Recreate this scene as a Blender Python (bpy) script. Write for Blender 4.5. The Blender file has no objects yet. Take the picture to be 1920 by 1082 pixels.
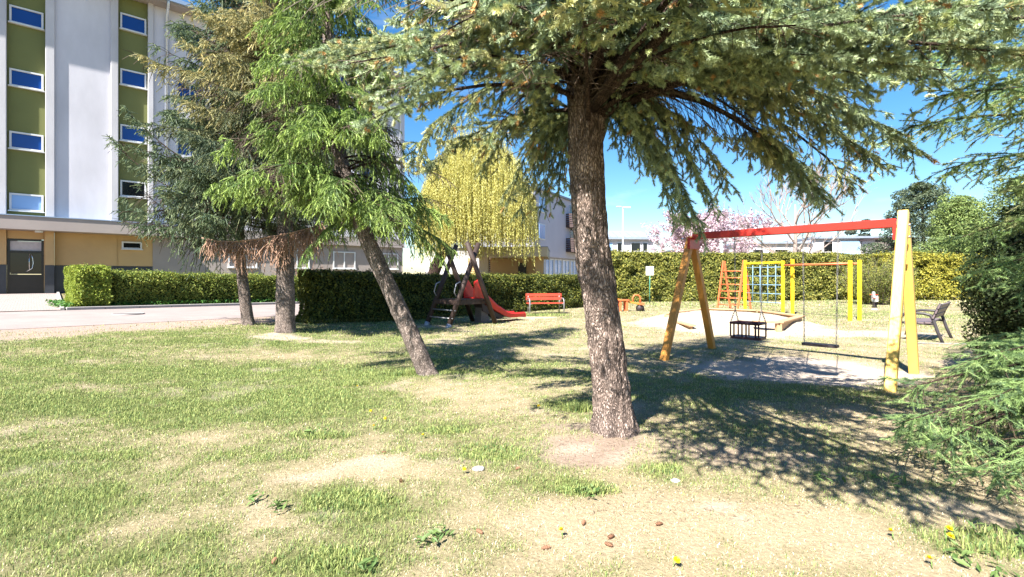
import bpy, math, random
import numpy as np
from mathutils import Vector, Matrix

random.seed(7)
RNG = np.random.default_rng(11)
S = bpy.context.scene
COL = S.collection
F, HZ, CAMZ = 900.0, 520.0, 1.5      # focal length in photo pixels, horizon row, eye height
SUN = np.array((-0.52, -0.77, 1.0)); SUN = SUN / np.linalg.norm(SUN)

# ------------------------------------------------------------------ terrain
def sstep(a, b, x):
    t = np.clip((np.asarray(x, float) - a) / (b - a), 0, 1)
    return t * t * (3 - 2 * t)

RD = np.array((0.56, 0.83)); RD = RD / np.linalg.norm(RD)        # road direction
RN = np.array((RD[1], -RD[0]))                                    # towards the lawn
RO = np.array((-11.6, 10.9))                                      # a point on its near edge
RW = 5.2

def road_uv(x, y):
    dx, dy = np.asarray(x) - RO[0], np.asarray(y) - RO[1]
    return dx * RD[0] + dy * RD[1], dx * RN[0] + dy * RN[1]

def g0(x):
    x = np.asarray(x, float)
    d = np.maximum(0.0, -x - 3.0)
    return np.minimum(0.0358 * d * sstep(0, 3, d), 0.70)

def hash2(ix, iy, seed):
    n = (ix * 374761393 + iy * 668265263 + seed * 974634777) & 0xFFFFFFFF
    n = ((n ^ (n >> 13)) * 1274126177) & 0xFFFFFFFF
    n = n ^ (n >> 16)
    return (n & 0xFFFF) / 65535.0

def vnoise(x, y, seed=0):
    x = np.asarray(x, float); y = np.asarray(y, float)
    ix = np.floor(x).astype(np.int64); iy = np.floor(y).astype(np.int64)
    fx = x - ix; fy = y - iy
    fx = fx * fx * (3 - 2 * fx); fy = fy * fy * (3 - 2 * fy)
    a = hash2(ix, iy, seed); b = hash2(ix + 1, iy, seed)
    c = hash2(ix, iy + 1, seed); d = hash2(ix + 1, iy + 1, seed)
    return (a * (1 - fx) + b * fx) * (1 - fy) + (c * (1 - fx) + d * fx) * fy

def fbm(x, y, seed=0, o=4):
    v = 0; a = 0.5; t = 0
    for k in range(o):
        v = v + a * vnoise(x * 2 ** k + 17.3 * k, y * 2 ** k - 9.1 * k, seed + k); t += a; a *= 0.55
    return v / t

SBX = [(6.96, 12.5), (8.75, 14.5), (8.7, 17.0), (7.3, 18.0), (5.0, 15.6), (5.0, 13.3)]   # sandbox corners
SBC = (6.9, 15.1)
TB = (0.957, 4.53)       # big spruce
TL = (-1.26, 7.18)       # leaning spruce
TA = (-5.67, 12.0)       # spruce by the road
TS = (-7.25, 13.2)       # slim spruce by the road

def gz(x, y):
    """height of the ground"""
    x = np.asarray(x, float); y = np.asarray(y, float)
    z = g0(x)
    u, v = road_uv(x, y)
    z = z - 0.05 * sstep(0.05, -0.35, v) * sstep(-RW + 0.05 - 0.4, -RW + 0.35, v)
    # hollow worn under the swings
    r = ((x - 4.85) / 1.5) ** 2 + ((y - 8.05) / 1.05) ** 2
    z = z - 0.16 * np.exp(-r * 1.1)
    # sand heaped in and around the sandbox
    r = np.sqrt(((x - 6.95) / 2.5) ** 2 + ((y - 15.5) / 3.0) ** 2)
    z = z + 0.31 * sstep(1.22, 0.5, r)
    r = np.hypot((x - TB[0]) / 0.75, (y - TB[1]) / 0.75); z = z + 0.07 * sstep(1.3, 0.2, r)
    for t in (TL, TA, TS):
        r = np.hypot(x - t[0], y - t[1]); z = z + 0.05 * sstep(0.6, 0.1, r)
    sm = np.maximum(sstep(1.1, 0.7, np.hypot((x - 4.75) / 1.7, (y - 7.95) / 1.25)), sstep(1.1, 0.8, np.hypot((x - 6.6) / 3.0, (y - 14.6) / 3.3)))
    z = z + 0.05 * sm * (fbm(x * 3.6, y * 3.6, 91, 3) - 0.5)
    near = sstep(30, 15, np.hypot(x, y))
    z = z + near * 0.035 * (fbm(x * 0.9, y * 0.9, 5, 3) - 0.5) * sstep(-0.2, 0.8, v)
    return z

def G(px, py):
    """ground point seen at a photo pixel"""
    dx, dz = (px - 960) / F, -(py - HZ) / F
    d = -CAMZ / dz
    for _ in range(40):
        d = 0.5 * d + 0.5 * (CAMZ - float(gz(dx * d, d))) / -dz
    return (dx * d, d, float(gz(dx * d, d)))

def P(px, py, d):
    return np.array(((px - 960) / F * d, d, CAMZ + (HZ - py) / F * d))

# ------------------------------------------------------------------ materials
def newmat(name):
    m = bpy.data.materials.new(name); m.use_nodes = True
    nt = m.node_tree; b = nt.nodes['Principled BSDF']
    return m, nt, b

def nd(nt, t, **kw):
    n = nt.nodes.new(t)
    for k, v in kw.items():
        if k in n.inputs: n.inputs[k].default_value = v
        else: setattr(n, k, v)
    return n

def mat(name, col, rough=0.6, var=0.18, scale=6.0, bump=0.0, bscale=40.0, metal=0.0, spec=0.4, col2=None, stretch=None):
    """painted / plastered / wooden surface with uneven colour, specks and bump"""
    m, nt, b = newmat(name); L = nt.links
    tc = nd(nt, 'ShaderNodeTexCoord'); mp = nd(nt, 'ShaderNodeMapping')
    if stretch: mp.inputs['Scale'].default_value = stretch
    L.new(tc.outputs['Object'], mp.inputs['Vector'])
    n = nd(nt, 'ShaderNodeTexNoise', Scale=scale, Detail=6.0, Roughness=0.6)
    L.new(mp.outputs[0], n.inputs['Vector'])
    r = nd(nt, 'ShaderNodeValToRGB'); r.color_ramp.elements[0].position = 0.3; r.color_ramp.elements[1].position = 0.72
    c2 = col2 or tuple(c * (1 - var) for c in col)
    r.color_ramp.elements[0].color = (*c2, 1); r.color_ramp.elements[1].color = (*col, 1)
    L.new(n.outputs[0], r.inputs[0]); L.new(r.outputs[0], b.inputs['Base Color'])
    b.inputs['Roughness'].default_value = rough; b.inputs['Metallic'].default_value = metal
    b.inputs['Specular IOR Level'].default_value = spec
    if bump:
        n2 = nd(nt, 'ShaderNodeTexNoise', Scale=bscale, Detail=5.0)
        L.new(mp.outputs[0], n2.inputs['Vector'])
        bp = nd(nt, 'ShaderNodeBump', Strength=bump, Distance=0.02)
        L.new(n2.outputs[0], bp.inputs['Height']); L.new(bp.outputs[0], b.inputs['Normal'])
    return m

def leafmat(name, trans=0.3, rough=0.55, spec=0.3):
    m, nt, b = newmat(name); L = nt.links
    a = nd(nt, 'ShaderNodeAttribute'); a.attribute_name = 'Col'
    L.new(a.outputs['Color'], b.inputs['Base Color'])
    b.inputs['Roughness'].default_value = rough; b.inputs['Specular IOR Level'].default_value = spec
    t = nd(nt, 'ShaderNodeBsdfTranslucent'); L.new(a.outputs['Color'], t.inputs['Color'])
    mx = nd(nt, 'ShaderNodeMixShader', Fac=trans)
    L.new(b.outputs[0], mx.inputs[1]); L.new(t.outputs[0], mx.inputs[2])
    L.new(mx.outputs[0], nt.nodes['Material Output'].inputs['Surface'])
    return m

def barkmat(name, c1, c2, sc=14.0, bump=1.0):
    m, nt, b = newmat(name); L = nt.links
    tc = nd(nt, 'ShaderNodeTexCoord'); mp = nd(nt, 'ShaderNodeMapping'); mp.inputs['Scale'].default_value = (1, 1, 0.30)
    L.new(tc.outputs['Object'], mp.inputs['Vector'])
    nz = nd(nt, 'ShaderNodeTexNoise', Scale=sc * 0.7, Detail=4.0); L.new(mp.outputs[0], nz.inputs['Vector'])
    mv = nd(nt, 'ShaderNodeVectorMath', operation='MULTIPLY_ADD'); mv.inputs[1].default_value = (0.22,) * 3
    L.new(nz.outputs['Color'], mv.inputs[0]); L.new(mp.outputs[0], mv.inputs[2])
    v = nd(nt, 'ShaderNodeTexVoronoi', Scale=sc * 3.6); v.feature = 'DISTANCE_TO_EDGE'; L.new(mv.outputs[0], v.inputs['Vector'])
    n2 = nd(nt, 'ShaderNodeTexNoise', Scale=sc * 6, Detail=8.0); L.new(mp.outputs[0], n2.inputs['Vector'])
    r = nd(nt, 'ShaderNodeValToRGB'); e = r.color_ramp.elements
    e[0].position = 0.0; e[0].color = (*[c * 0.35 for c in c1], 1); e[1].position = 0.32; e[1].color = (*c2, 1)
    k = e.new(0.12); k.color = (*c1, 1)
    L.new(v.outputs[0], r.inputs[0])
    mx = nd(nt, 'ShaderNodeMixRGB', blend_type='OVERLAY', Fac=0.75); L.new(r.outputs[0], mx.inputs[1]); L.new(n2.outputs[0], mx.inputs[2])
    n3 = nd(nt, 'ShaderNodeTexNoise', Scale=5.5, Detail=5.0, Roughness=0.7); L.new(tc.outputs['Object'], n3.inputs['Vector'])
    r3 = nd(nt, 'ShaderNodeValToRGB'); r3.color_ramp.elements[0].position = 0.36; r3.color_ramp.elements[1].position = 0.68
    r3.color_ramp.elements[0].color = (0.62, 0.60, 0.60, 1); r3.color_ramp.elements[1].color = (1.65, 1.55, 1.5, 1); L.new(n3.outputs[0], r3.inputs[0])
    m3 = nd(nt, 'ShaderNodeMixRGB', blend_type='MULTIPLY', Fac=1.0); L.new(mx.outputs[0], m3.inputs[1]); L.new(r3.outputs[0], m3.inputs[2])
    L.new(m3.outputs[0], b.inputs['Base Color'])
    ad = nd(nt, 'ShaderNodeMath', operation='ADD'); L.new(v.outputs[0], ad.inputs[0])
    mu = nd(nt, 'ShaderNodeMath', operation='MULTIPLY'); mu.inputs[1].default_value = 0.25; L.new(n2.outputs[0], mu.inputs[0]); L.new(mu.outputs[0], ad.inputs[1])
    bp = nd(nt, 'ShaderNodeBump', Strength=bump, Distance=0.035); L.new(ad.outputs[0], bp.inputs['Height'])
    L.new(bp.outputs[0], b.inputs['Normal']); b.inputs['Roughness'].default_value = 0.95; b.inputs['Specular IOR Level'].default_value = 0.1
    return m

def groundmat(name):
    m, nt, b = newmat(name); L = nt.links
    a = nd(nt, 'ShaderNodeAttribute'); a.attribute_name = 'Col'
    tc = nd(nt, 'ShaderNodeTexCoord')
    n = nd(nt, 'ShaderNodeTexNoise', Scale=45.0, Detail=8.0, Roughness=0.75); L.new(tc.outputs['Object'], n.inputs['Vector'])
    r = nd(nt, 'ShaderNodeValToRGB'); r.color_ramp.elements[0].position = 0.3; r.color_ramp.elements[1].position = 0.7
    r.color_ramp.elements[0].color = (0.62, 0.6, 0.58, 1); r.color_ramp.elements[1].color = (1.18, 1.18, 1.18, 1)
    L.new(n.outputs[0], r.inputs[0])
    mx = nd(nt, 'ShaderNodeMixRGB', blend_type='MULTIPLY', Fac=1.0); L.new(a.outputs['Color'], mx.inputs[1]); L.new(r.outputs[0], mx.inputs[2])
    L.new(mx.outputs[0], b.inputs['Base Color']); b.inputs['Roughness'].default_value = 0.95; b.inputs['Specular IOR Level'].default_value = 0.1
    n2 = nd(nt, 'ShaderNodeTexNoise', Scale=28.0, Detail=6.0, Roughness=0.7); L.new(tc.outputs['Object'], n2.inputs['Vector'])
    bp = nd(nt, 'ShaderNodeBump', Strength=0.7, Distance=0.03); L.new(n2.outputs[0], bp.inputs['Height']); L.new(bp.outputs[0], b.inputs['Normal'])
    return m

def glassmat(name, col, rough=0.04, metal=0.0):
    m, nt, b = newmat(name); L = nt.links
    tc = nd(nt, 'ShaderNodeTexCoord'); n = nd(nt, 'ShaderNodeTexNoise', Scale=0.9, Detail=2.0); L.new(tc.outputs['Object'], n.inputs['Vector'])
    bp = nd(nt, 'ShaderNodeBump', Strength=0.05, Distance=0.02); L.new(n.outputs[0], bp.inputs['Height']); L.new(bp.outputs[0], b.inputs['Normal'])
    b.inputs['Base Color'].default_value = (*col, 1); b.inputs['Roughness'].default_value = rough
    b.inputs['Metallic'].default_value = metal; b.inputs['Specular IOR Level'].default_value = 0.5
    return m

def pavermat(name):
    m, nt, b = newmat(name); L = nt.links
    tc = nd(nt, 'ShaderNodeTexCoord')
    br = nd(nt, 'ShaderNodeTexBrick', Scale=5.0); br.inputs['Color1'].default_value = (0.32, 0.255, 0.24, 1); br.inputs['Color2'].default_value = (0.27, 0.22, 0.21, 1)
    br.inputs['Mortar'].default_value = (0.15, 0.12, 0.11, 1); br.inputs['Mortar Size'].default_value = 0.025
    L.new(tc.outputs['Object'], br.inputs['Vector']); L.new(br.outputs['Color'], b.inputs['Base Color']); b.inputs['Roughness'].default_value = 0.9
    return m

M = dict(
    needle=leafmat('spruce_needles', 0.14), leaf=leafmat('leaves', 0.3), grass=leafmat('grass_blades', 0.3, 0.7, 0.15),
    petal=leafmat('petals', 0.4, 0.7, 0.1),
    bark_big=barkmat('bark_big', (0.20, 0.158, 0.138), (0.43, 0.355, 0.315), 13, 1.0),
    bark_pale=barkmat('bark_pale', (0.18, 0.15, 0.135), (0.44, 0.385, 0.35), 16, 0.9),
    bark_dark=barkmat('bark_dark', (0.05, 0.035, 0.03), (0.16, 0.12, 0.10), 16, 0.8),
    twig=mat('dry_twigs', (0.44, 0.27, 0.19), 0.9, 0.4), bare=mat('bare_twigs', (0.33, 0.26, 0.23), 0.9, 0.3),
    core=mat('shaded_core', (0.022, 0.028, 0.012), 1.0, 0.4, 9, spec=0.05),  # solid filler inside hedges and shrubs, near-black for the shade there
    ground=groundmat('ground_soil'), asphalt=mat('asphalt', (0.27, 0.225, 0.215), 0.85, 0.2, 1.3, 0.25, 120),
    concrete=mat('concrete', (0.34, 0.32, 0.31), 0.85, 0.2, 3, 0.2, 60), paver=pavermat('pavers'),
    iron=mat('cast_iron', (0.15, 0.135, 0.14), 0.7, 0.4, 20, 0.3, 60),
    white_wall=mat('white_plaster', (0.62, 0.61, 0.67), 0.85, 0.28, 0.5, 0.15, 30, stretch=(1, 1, 0.35)),  # slight lavender of the facade's shade kept in the white
    pilaster=mat('pale_concrete', (0.52, 0.51, 0.54), 0.8, 0.22, 1.6, 0.15, 30, stretch=(1, 1, 0.3)),
    green_wall=mat('olive_plaster', (0.155, 0.168, 0.058), 0.85, 0.10, 0.9, 0.15, 40),
    ochre=mat('ochre_plaster', (0.50, 0.335, 0.16), 0.85, 0.15, 0.9, 0.2, 60),
    plinth=mat('dark_tiles', (0.045, 0.05, 0.06), 0.35, 0.3, 3), canopy=mat('canopy_render', (0.33, 0.285, 0.265), 0.85, 0.14, 1.0, 0.15, 40),
    frame_white=mat('white_frame', (0.62, 0.63, 0.64), 0.45, 0.06), pane=glassmat('sky_glass', (0.008, 0.045, 0.22), 0.06), pane_dark=glassmat('dark_glass', (0.008, 0.009, 0.010), 0.12),  # pane: blue of the reflected sky put into the glass colour
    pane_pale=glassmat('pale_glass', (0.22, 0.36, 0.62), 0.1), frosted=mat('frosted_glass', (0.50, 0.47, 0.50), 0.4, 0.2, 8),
    metal=mat('galvanised', (0.55, 0.60, 0.68), 0.4, 0.15, 5, metal=0.6), roof_blue=mat('gutter_blue', (0.30, 0.40, 0.55), 0.4, 0.15, 4, metal=0.3),
    door=mat('door_dark', (0.018, 0.015, 0.016), 0.25, 0.3), steel=mat('steel', (0.75, 0.75, 0.75), 0.25, 0.1, metal=0.9),
    shaded_white=mat('white_plaster_in_shade', (0.46, 0.46, 0.55), 0.85, 0.1, 0.8), brown=mat('brown_boards', (0.07, 0.045, 0.045), 0.7, 0.3),  # white plaster with its lilac shade tint put into the colour
    beige=mat('beige_plaster', (0.50, 0.42, 0.30), 0.85, 0.1, 0.8), grey_roof=mat('grey_roofing', (0.22, 0.26, 0.33), 0.6, 0.2, 2),
    house=mat('house_white', (0.48, 0.46, 0.47), 0.85, 0.08, 0.5),
    yellow=mat('sunlit_yellow_timber', (0.76, 0.49, 0.14), 0.45, 0.14, 5, 0.12, 30, stretch=(1, 1, 0.15), col2=(0.86, 0.52, 0.10)),  # swing timber as it looks in sun, lit tone in the colour
    orange=mat('orange_timber_shaded_legs', (0.58, 0.25, 0.045), 0.5, 0.2, 5, 0.15, 30, stretch=(1, 1, 0.15)),  # shaded copy of the yellow for far swing legs, plus seesaw orange
    bright_yellow=mat('yellow_paint', (0.78, 0.54, 0.02), 0.4, 0.08), red=mat('red_paint', (0.52, 0.035, 0.025), 0.35, 0.15),
    chute=mat('red_plastic', (0.60, 0.03, 0.025), 0.28, 0.12, 3), orange_red=mat('orange_red_paint', (0.70, 0.16, 0.06), 0.45, 0.15),
    log=mat('dark_stained_logs', (0.050, 0.030, 0.024), 0.65, 0.45, 9, 0.4, 40, stretch=(1, 1, 0.2)), galv=mat('galvanised_shoe', (0.36, 0.37, 0.42), 0.45, 0.2, metal=0.5),
    bench_red=mat('red_slats', (0.46, 0.07, 0.04), 0.45, 0.2, 7), bench_tube=mat('grey_tube', (0.26, 0.26, 0.27), 0.4, 0.2, metal=0.4),
    black=mat('black_frame', (0.045, 0.04, 0.045), 0.45, 0.3), slat_dark=mat('dark_slats', (0.16, 0.12, 0.13), 0.55, 0.25, 8),
    rubber=mat('rubber', (0.035, 0.025, 0.028), 0.6, 0.3), maroon=mat('maroon_plastic', (0.050, 0.014, 0.018), 0.5, 0.2), chain=mat('chain_steel', (0.22, 0.21, 0.21), 0.5, 0.2, metal=0.5),
    rope=mat('blue_rope', (0.20, 0.36, 0.52), 0.7, 0.2), plank=mat('raw_planks', (0.50, 0.31, 0.17), 0.7, 0.25, 6, stretch=(1, 1, 1)),
    sand=mat('pale_sand', (0.72, 0.64, 0.52), 0.95, 0.1, 8, 0.5, 25), sign=mat('sign_white', (0.62, 0.62, 0.60), 0.4, 0.04), sign_pole=mat('green_pole', (0.05, 0.22, 0.16), 0.5, 0.1),
    dand=mat('dandelion_yellow', (0.88, 0.66, 0.01), 0.6, 0.12), stem=mat('green_stem', (0.16, 0.30, 0.06), 0.6, 0.2), cone=mat('cone_brown', (0.26, 0.13, 0.075), 0.8, 0.4, 60),
    stone=mat('pale_stone', (0.46, 0.43, 0.41), 0.9, 0.2, 20, 0.5, 40), lampgrey=mat('lamp_grey', (0.42, 0.46, 0.48), 0.5, 0.1), bud=mat('red_buds', (0.50, 0.20, 0.12), 0.7, 0.3),
)

# ------------------------------------------------------------------ mesh helpers
def npmesh(name, V, Fc, material, parent=None, C=None, smooth=False):
    """mesh from numpy arrays; Fc is (M,3) or (M,4)"""
    V = np.ascontiguousarray(V, np.float32); Fc = np.ascontiguousarray(Fc, np.int32)
    me = bpy.data.meshes.new(name); k = Fc.shape[1]
    me.vertices.add(len(V)); me.vertices.foreach_set('co', V.ravel())
    me.loops.add(Fc.size); me.loops.foreach_set('vertex_index', Fc.ravel())
    me.polygons.add(len(Fc)); me.polygons.foreach_set('loop_start', np.arange(0, Fc.size, k, dtype=np.int32))
    if smooth: me.polygons.foreach_set('use_smooth', np.ones(len(Fc), bool))
    me.update(calc_edges=True)
    if C is not None:
        at = me.color_attributes.new('Col', 'FLOAT_COLOR', 'POINT')
        c4 = np.ones((len(V), 4), np.float32); c4[:, :3] = C
        at.data.foreach_set('color', c4.ravel())
    me.materials.append(material)
    o = bpy.data.objects.new(name, me); COL.objects.link(o)
    if parent: o.parent = parent
    return o

def empty(name, loc=(0, 0, 0), rz=0):
    o = bpy.data.objects.new(name, None); COL.objects.link(o); o.empty_display_size = 0.2
    o.location = loc; o.rotation_euler = (0, 0, rz); return o

def tag(o, label=None, cat=None, group=None, kind=None):
    if label: o['label'] = label
    if cat: o['category'] = cat
    if group: o['group'] = group
    if kind: o['kind'] = kind
    return o

def thing(name, label, cat, loc=(0, 0, 0), rz=0, group=None):
    return tag(empty(name, loc, rz), label, cat, group)

class MB:
    def __init__(s): s.v = []; s.f = []; s.smooth = []
    def add(s, vs, fs, smooth=False):
        n = len(s.v); s.v += [tuple(map(float, v)) for v in vs]; s.f += [tuple(i + n for i in f) for f in fs]; s.smooth += [smooth] * len(fs); return s
    def box(s, c, d, rz=0, ch=0.0):
        hx, hy, hz = d[0] / 2, d[1] / 2, d[2] / 2; cs, sn = math.cos(rz), math.sin(rz)
        q = [(-hx, -hy), (hx, -hy), (hx, hy), (-hx, hy)] if ch <= 0 else [(-hx + ch, -hy), (hx - ch, -hy), (hx, -hy + ch), (hx, hy - ch), (hx - ch, hy), (-hx + ch, hy), (-hx, hy - ch), (-hx, -hy + ch)]
        n = len(q); vs = [(c[0] + x * cs - y * sn, c[1] + x * sn + y * cs, c[2] + z) for z in (-hz, hz) for x, y in q]
        fs = [tuple(range(n - 1, -1, -1)), tuple(range(n, 2 * n))] + [(i, (i + 1) % n, n + (i + 1) % n, n + i) for i in range(n)]
        return s.add(vs, fs)
    def beam(s, a, b, w, h, up=(0, 0, 1), ch=None):
        a = Vector(a); b = Vector(b); t = (b - a).normalized(); u = Vector(up)
        x = t.cross(u)
        if x.length < 1e-4: x = t.cross(Vector((1, 0, 0)))
        x.normalize(); y = x.cross(t).normalized(); w /= 2; h /= 2; c = min(w, h) * 0.18 if ch is None else ch
        q = [(-w + c, -h), (w - c, -h), (w, -h + c), (w, h - c), (w - c, h), (-w + c, h), (-w, h - c), (-w, -h + c)]
        vs = [p + x * i + y * j for p in (a, b) for i, j in q]
        return s.add(vs, [tuple(range(7, -1, -1)), tuple(range(8, 16))] + [(i, (i + 1) % 8, 8 + (i + 1) % 8, 8 + i) for i in range(8)])
    def tube(s, pts, r, n=8, cap=True):
        pts = [Vector(p) for p in pts]; k = len(pts); rs = r if isinstance(r, (list, tuple)) else [r] * k
        vs = []; pu = None
        for i, p in enumerate(pts):
            t = (pts[min(i + 1, k - 1)] - pts[max(i - 1, 0)]).normalized()
            if pu is None:
                pu = t.orthogonal().normalized()
            pu = (pu - t * pu.dot(t)).normalized(); w = t.cross(pu)
            for j in range(n):
                a = 2 * math.pi * j / n; vs.append(p + (pu * math.cos(a) + w * math.sin(a)) * rs[i])
        fs = [(i * n + j, i * n + (j + 1) % n, (i + 1) * n + (j + 1) % n, (i + 1) * n + j) for i in range(k - 1) for j in range(n)]
        if cap: fs += [tuple(range(n - 1, -1, -1)), tuple((k - 1) * n + j for j in range(n))]
        return s.add(vs, fs, True)
    def ball(s, c, r, n=10, m=7, sq=(1, 1, 1)):
        vs = []
        for i in range(m + 1):
            a = math.pi * i / m
            for j in range(n):
                b = 2 * math.pi * j / n
                vs.append((c[0] + r * sq[0] * math.sin(a) * math.cos(b), c[1] + r * sq[1] * math.sin(a) * math.sin(b), c[2] + r * sq[2] * math.cos(a)))
        return s.add(vs, [(i * n + j, (i + 1) * n + j, (i + 1) * n + (j + 1) % n, i * n + (j + 1) % n) for i in range(m) for j in range(n)], True)
    def build(s, name, material, parent=None):
        me = bpy.data.meshes.new(name); me.from_pydata(s.v, [], s.f)
        me.polygons.foreach_set('use_smooth', s.smooth); me.materials.append(material); me.update()
        o = bpy.data.objects.new(name, me); COL.objects.link(o)
        if parent: o.parent = parent
        return o

def unit(a):
    return a / np.maximum(np.linalg.norm(a, axis=-1, keepdims=True), 1e-9)

# ------------------------------------------------------------------ foliage helpers
UP = np.array((0, 0, 1.0))

def branch(base, tip, arch, r, l2=0.7, step=0.075, hang=0.35, fl=0.13, fdroop=0.15, s0=0.18, dens=1.0, ang=0.72, drop=0.5, fside=0.7, fthin=1.0):
    """one conifer branch: its axis, side branchlets and finger twigs -> twig ends (p0,p1), 'outerness' and the axis"""
    base = np.asarray(base, float); tip = np.asarray(tip, float); L = np.linalg.norm(tip - base)
    def ax(s): return base + (tip - base) * s[:, None] + UP * (arch * 4 * s * (1 - s))[:, None]
    n = max(4, int(L * (1 - s0) / (0.085 / dens)))
    s = np.repeat(np.linspace(s0, 0.985, n), 3); sd = np.tile((1.0, -1.0, 0.0), n)
    s = np.clip(s + r.normal(0, 0.012, len(s)), s0 * 0.8, 0.99)
    Pm = ax(s); T = unit(ax(s + 0.01) - ax(s - 0.01)); side = unit(np.cross(T, UP)) * sd[:, None]
    l = l2 * np.clip(1.03 - s, 0, 1) ** 0.65 * r.uniform(0.55, 1.15, len(s)) * np.clip((s + 0.12) * 2.2, 0.3, 1) + 0.09
    a = ang + r.normal(0, 0.15, len(s)); hz = (sd == 0); l = np.where(hz, l * drop * r.uniform(0.5, 1.2, len(s)), l)
    d0 = unit(T * np.cos(a)[:, None] + side * np.sin(a)[:, None] + UP * r.normal(0.0, 0.24, len(s))[:, None])
    dn = unit(T * 0.35 - UP * 0.9 + r.normal(0, 0.3, T.shape)); d0 = np.where(hz[:, None], dn, d0)
    K = int(np.ceil(l.max() / step)); k = np.arange(K)
    u0 = (k[None, :] * step) * np.ones((len(s), 1)); ok = u0 < l[:, None]
    hg = hang * r.uniform(0.5, 1.6, len(s))
    def cur(u): return Pm[:, None, :] + d0[:, None, :] * u[..., None] - UP * (hg[:, None] * u ** 2)[..., None]
    A0 = cur(u0); A1 = cur(u0 + step * 1.15)
    t2 = unit(A1 - A0); s2 = unit(np.cross(t2, UP))
    ow = (u0 / l[:, None]); ow = 0.35 * s[:, None] + 0.65 * ow
    A0, A1, t2, s2, ow = A0[ok], A1[ok], t2[ok], s2[ok], ow[ok]
    p0 = [A0]; p1 = [A1]; o = [ow]
    for q in (1.0, -1.0):
        ln = fl * r.uniform(0.5, 1.15, len(A0)) * (1.0 - 0.35 * ow)
        d = unit(t2 * 0.62 + s2 * q * fside - UP * fdroop + r.normal(0, 0.22, A0.shape))
        st = A0 + (A1 - A0) * r.uniform(0, 1, (len(A0), 1))
        p0.append(st); p1.append(st + d * ln[:, None]); o.append(ow + 0.15)
    # needles along the outer part of the axis
    m = np.linspace(0.45, 1.0, max(3, int(L * 0.55 / step)) + 1); X = ax(m)
    p0.append(X[:-1]); p1.append(X[1:]); o.append(m[:-1])
    q = np.linspace(0, 1, 9)
    return np.concatenate(p0), np.concatenate(p1), np.concatenate(o), ax(q), (A0, A1)

def needles(p0, p1, K, ln, w, r, fwd=0.92, col=None, spread=0.10, tipcol=None):
    """K needle triangles round every twig"""
    N = len(p0); d = unit(p1 - p0)
    h = np.where(np.abs(d[:, 2:3]) < 0.9, UP, np.array((1.0, 0, 0))); a = unit(np.cross(d, h)); b = np.cross(d, a)
    t = (np.arange(K)[None, :] + r.uniform(0, 1, (N, K))) / K
    ph = r.uniform(0, 2 * np.pi, (N, K)); f = fwd + r.normal(0, 0.15, (N, K))
    rad = a[:, None, :] * np.cos(ph)[..., None] + b[:, None, :] * np.sin(ph)[..., None]
    tan = -a[:, None, :] * np.sin(ph)[..., None] + b[:, None, :] * np.cos(ph)[..., None]
    q = p0[:, None, :] + (p1 - p0)[:, None, :] * t[..., None]
    n = d[:, None, :] * np.cos(f)[..., None] + rad * np.sin(f)[..., None]
    le = ln * r.uniform(0.75, 1.15, (N, K)) * (1 - 0.3 * t)
    tw = unit(tan + rad * r.normal(0, 0.6, (N, K))[..., None]) * (w / 2)
    V = np.stack((q - tw, q + tw, q + n * le[..., None]), axis=2).reshape(-1, 3)
    C = col[:, None, :] * r.uniform(1 - spread, 1 + spread, (N, K, 1))
    C = np.repeat(C.reshape(-1, 1, 3), 3, axis=1).reshape(-1, 3)
    return V, C

def stems(p0, p1, rad, col):
    """thin three-sided wood along twigs"""
    N = len(p0); d = unit(p1 - p0)
    h = np.where(np.abs(d[:, 2:3]) < 0.9, UP, np.array((1.0, 0, 0))); a = unit(np.cross(d, h)); b = np.cross(d, a)
    o = [a * math.cos(k * 2.0944) + b * math.sin(k * 2.0944) for k in range(3)]
    V = []
    for k in range(3):
        k2 = (k + 1) % 3
        V += [p0 + o[k] * rad, p0 + o[k2] * rad, p1 + o[k2] * rad * 0.7, p0 + o[k] * rad, p1 + o[k2] * rad * 0.7, p1 + o[k] * rad * 0.7]
    V = np.stack(V, axis=1).reshape(-1, 3); col = np.asarray(col)
    return V, (np.tile(col, (len(V), 1)) if col.ndim == 1 else np.repeat(col, 18, axis=0))

def soup(name, Vs, Cs, material, parent):
    V = np.concatenate(Vs); C = np.concatenate(Cs)
    return npmesh(name, V, np.arange(len(V)).reshape(-1, 3), material, parent, C)

def pick(pal, w, n, r):
    pal = np.array(pal); w = np.array(w, float); return pal[r.choice(len(pal), n, p=w / w.sum())]

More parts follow.
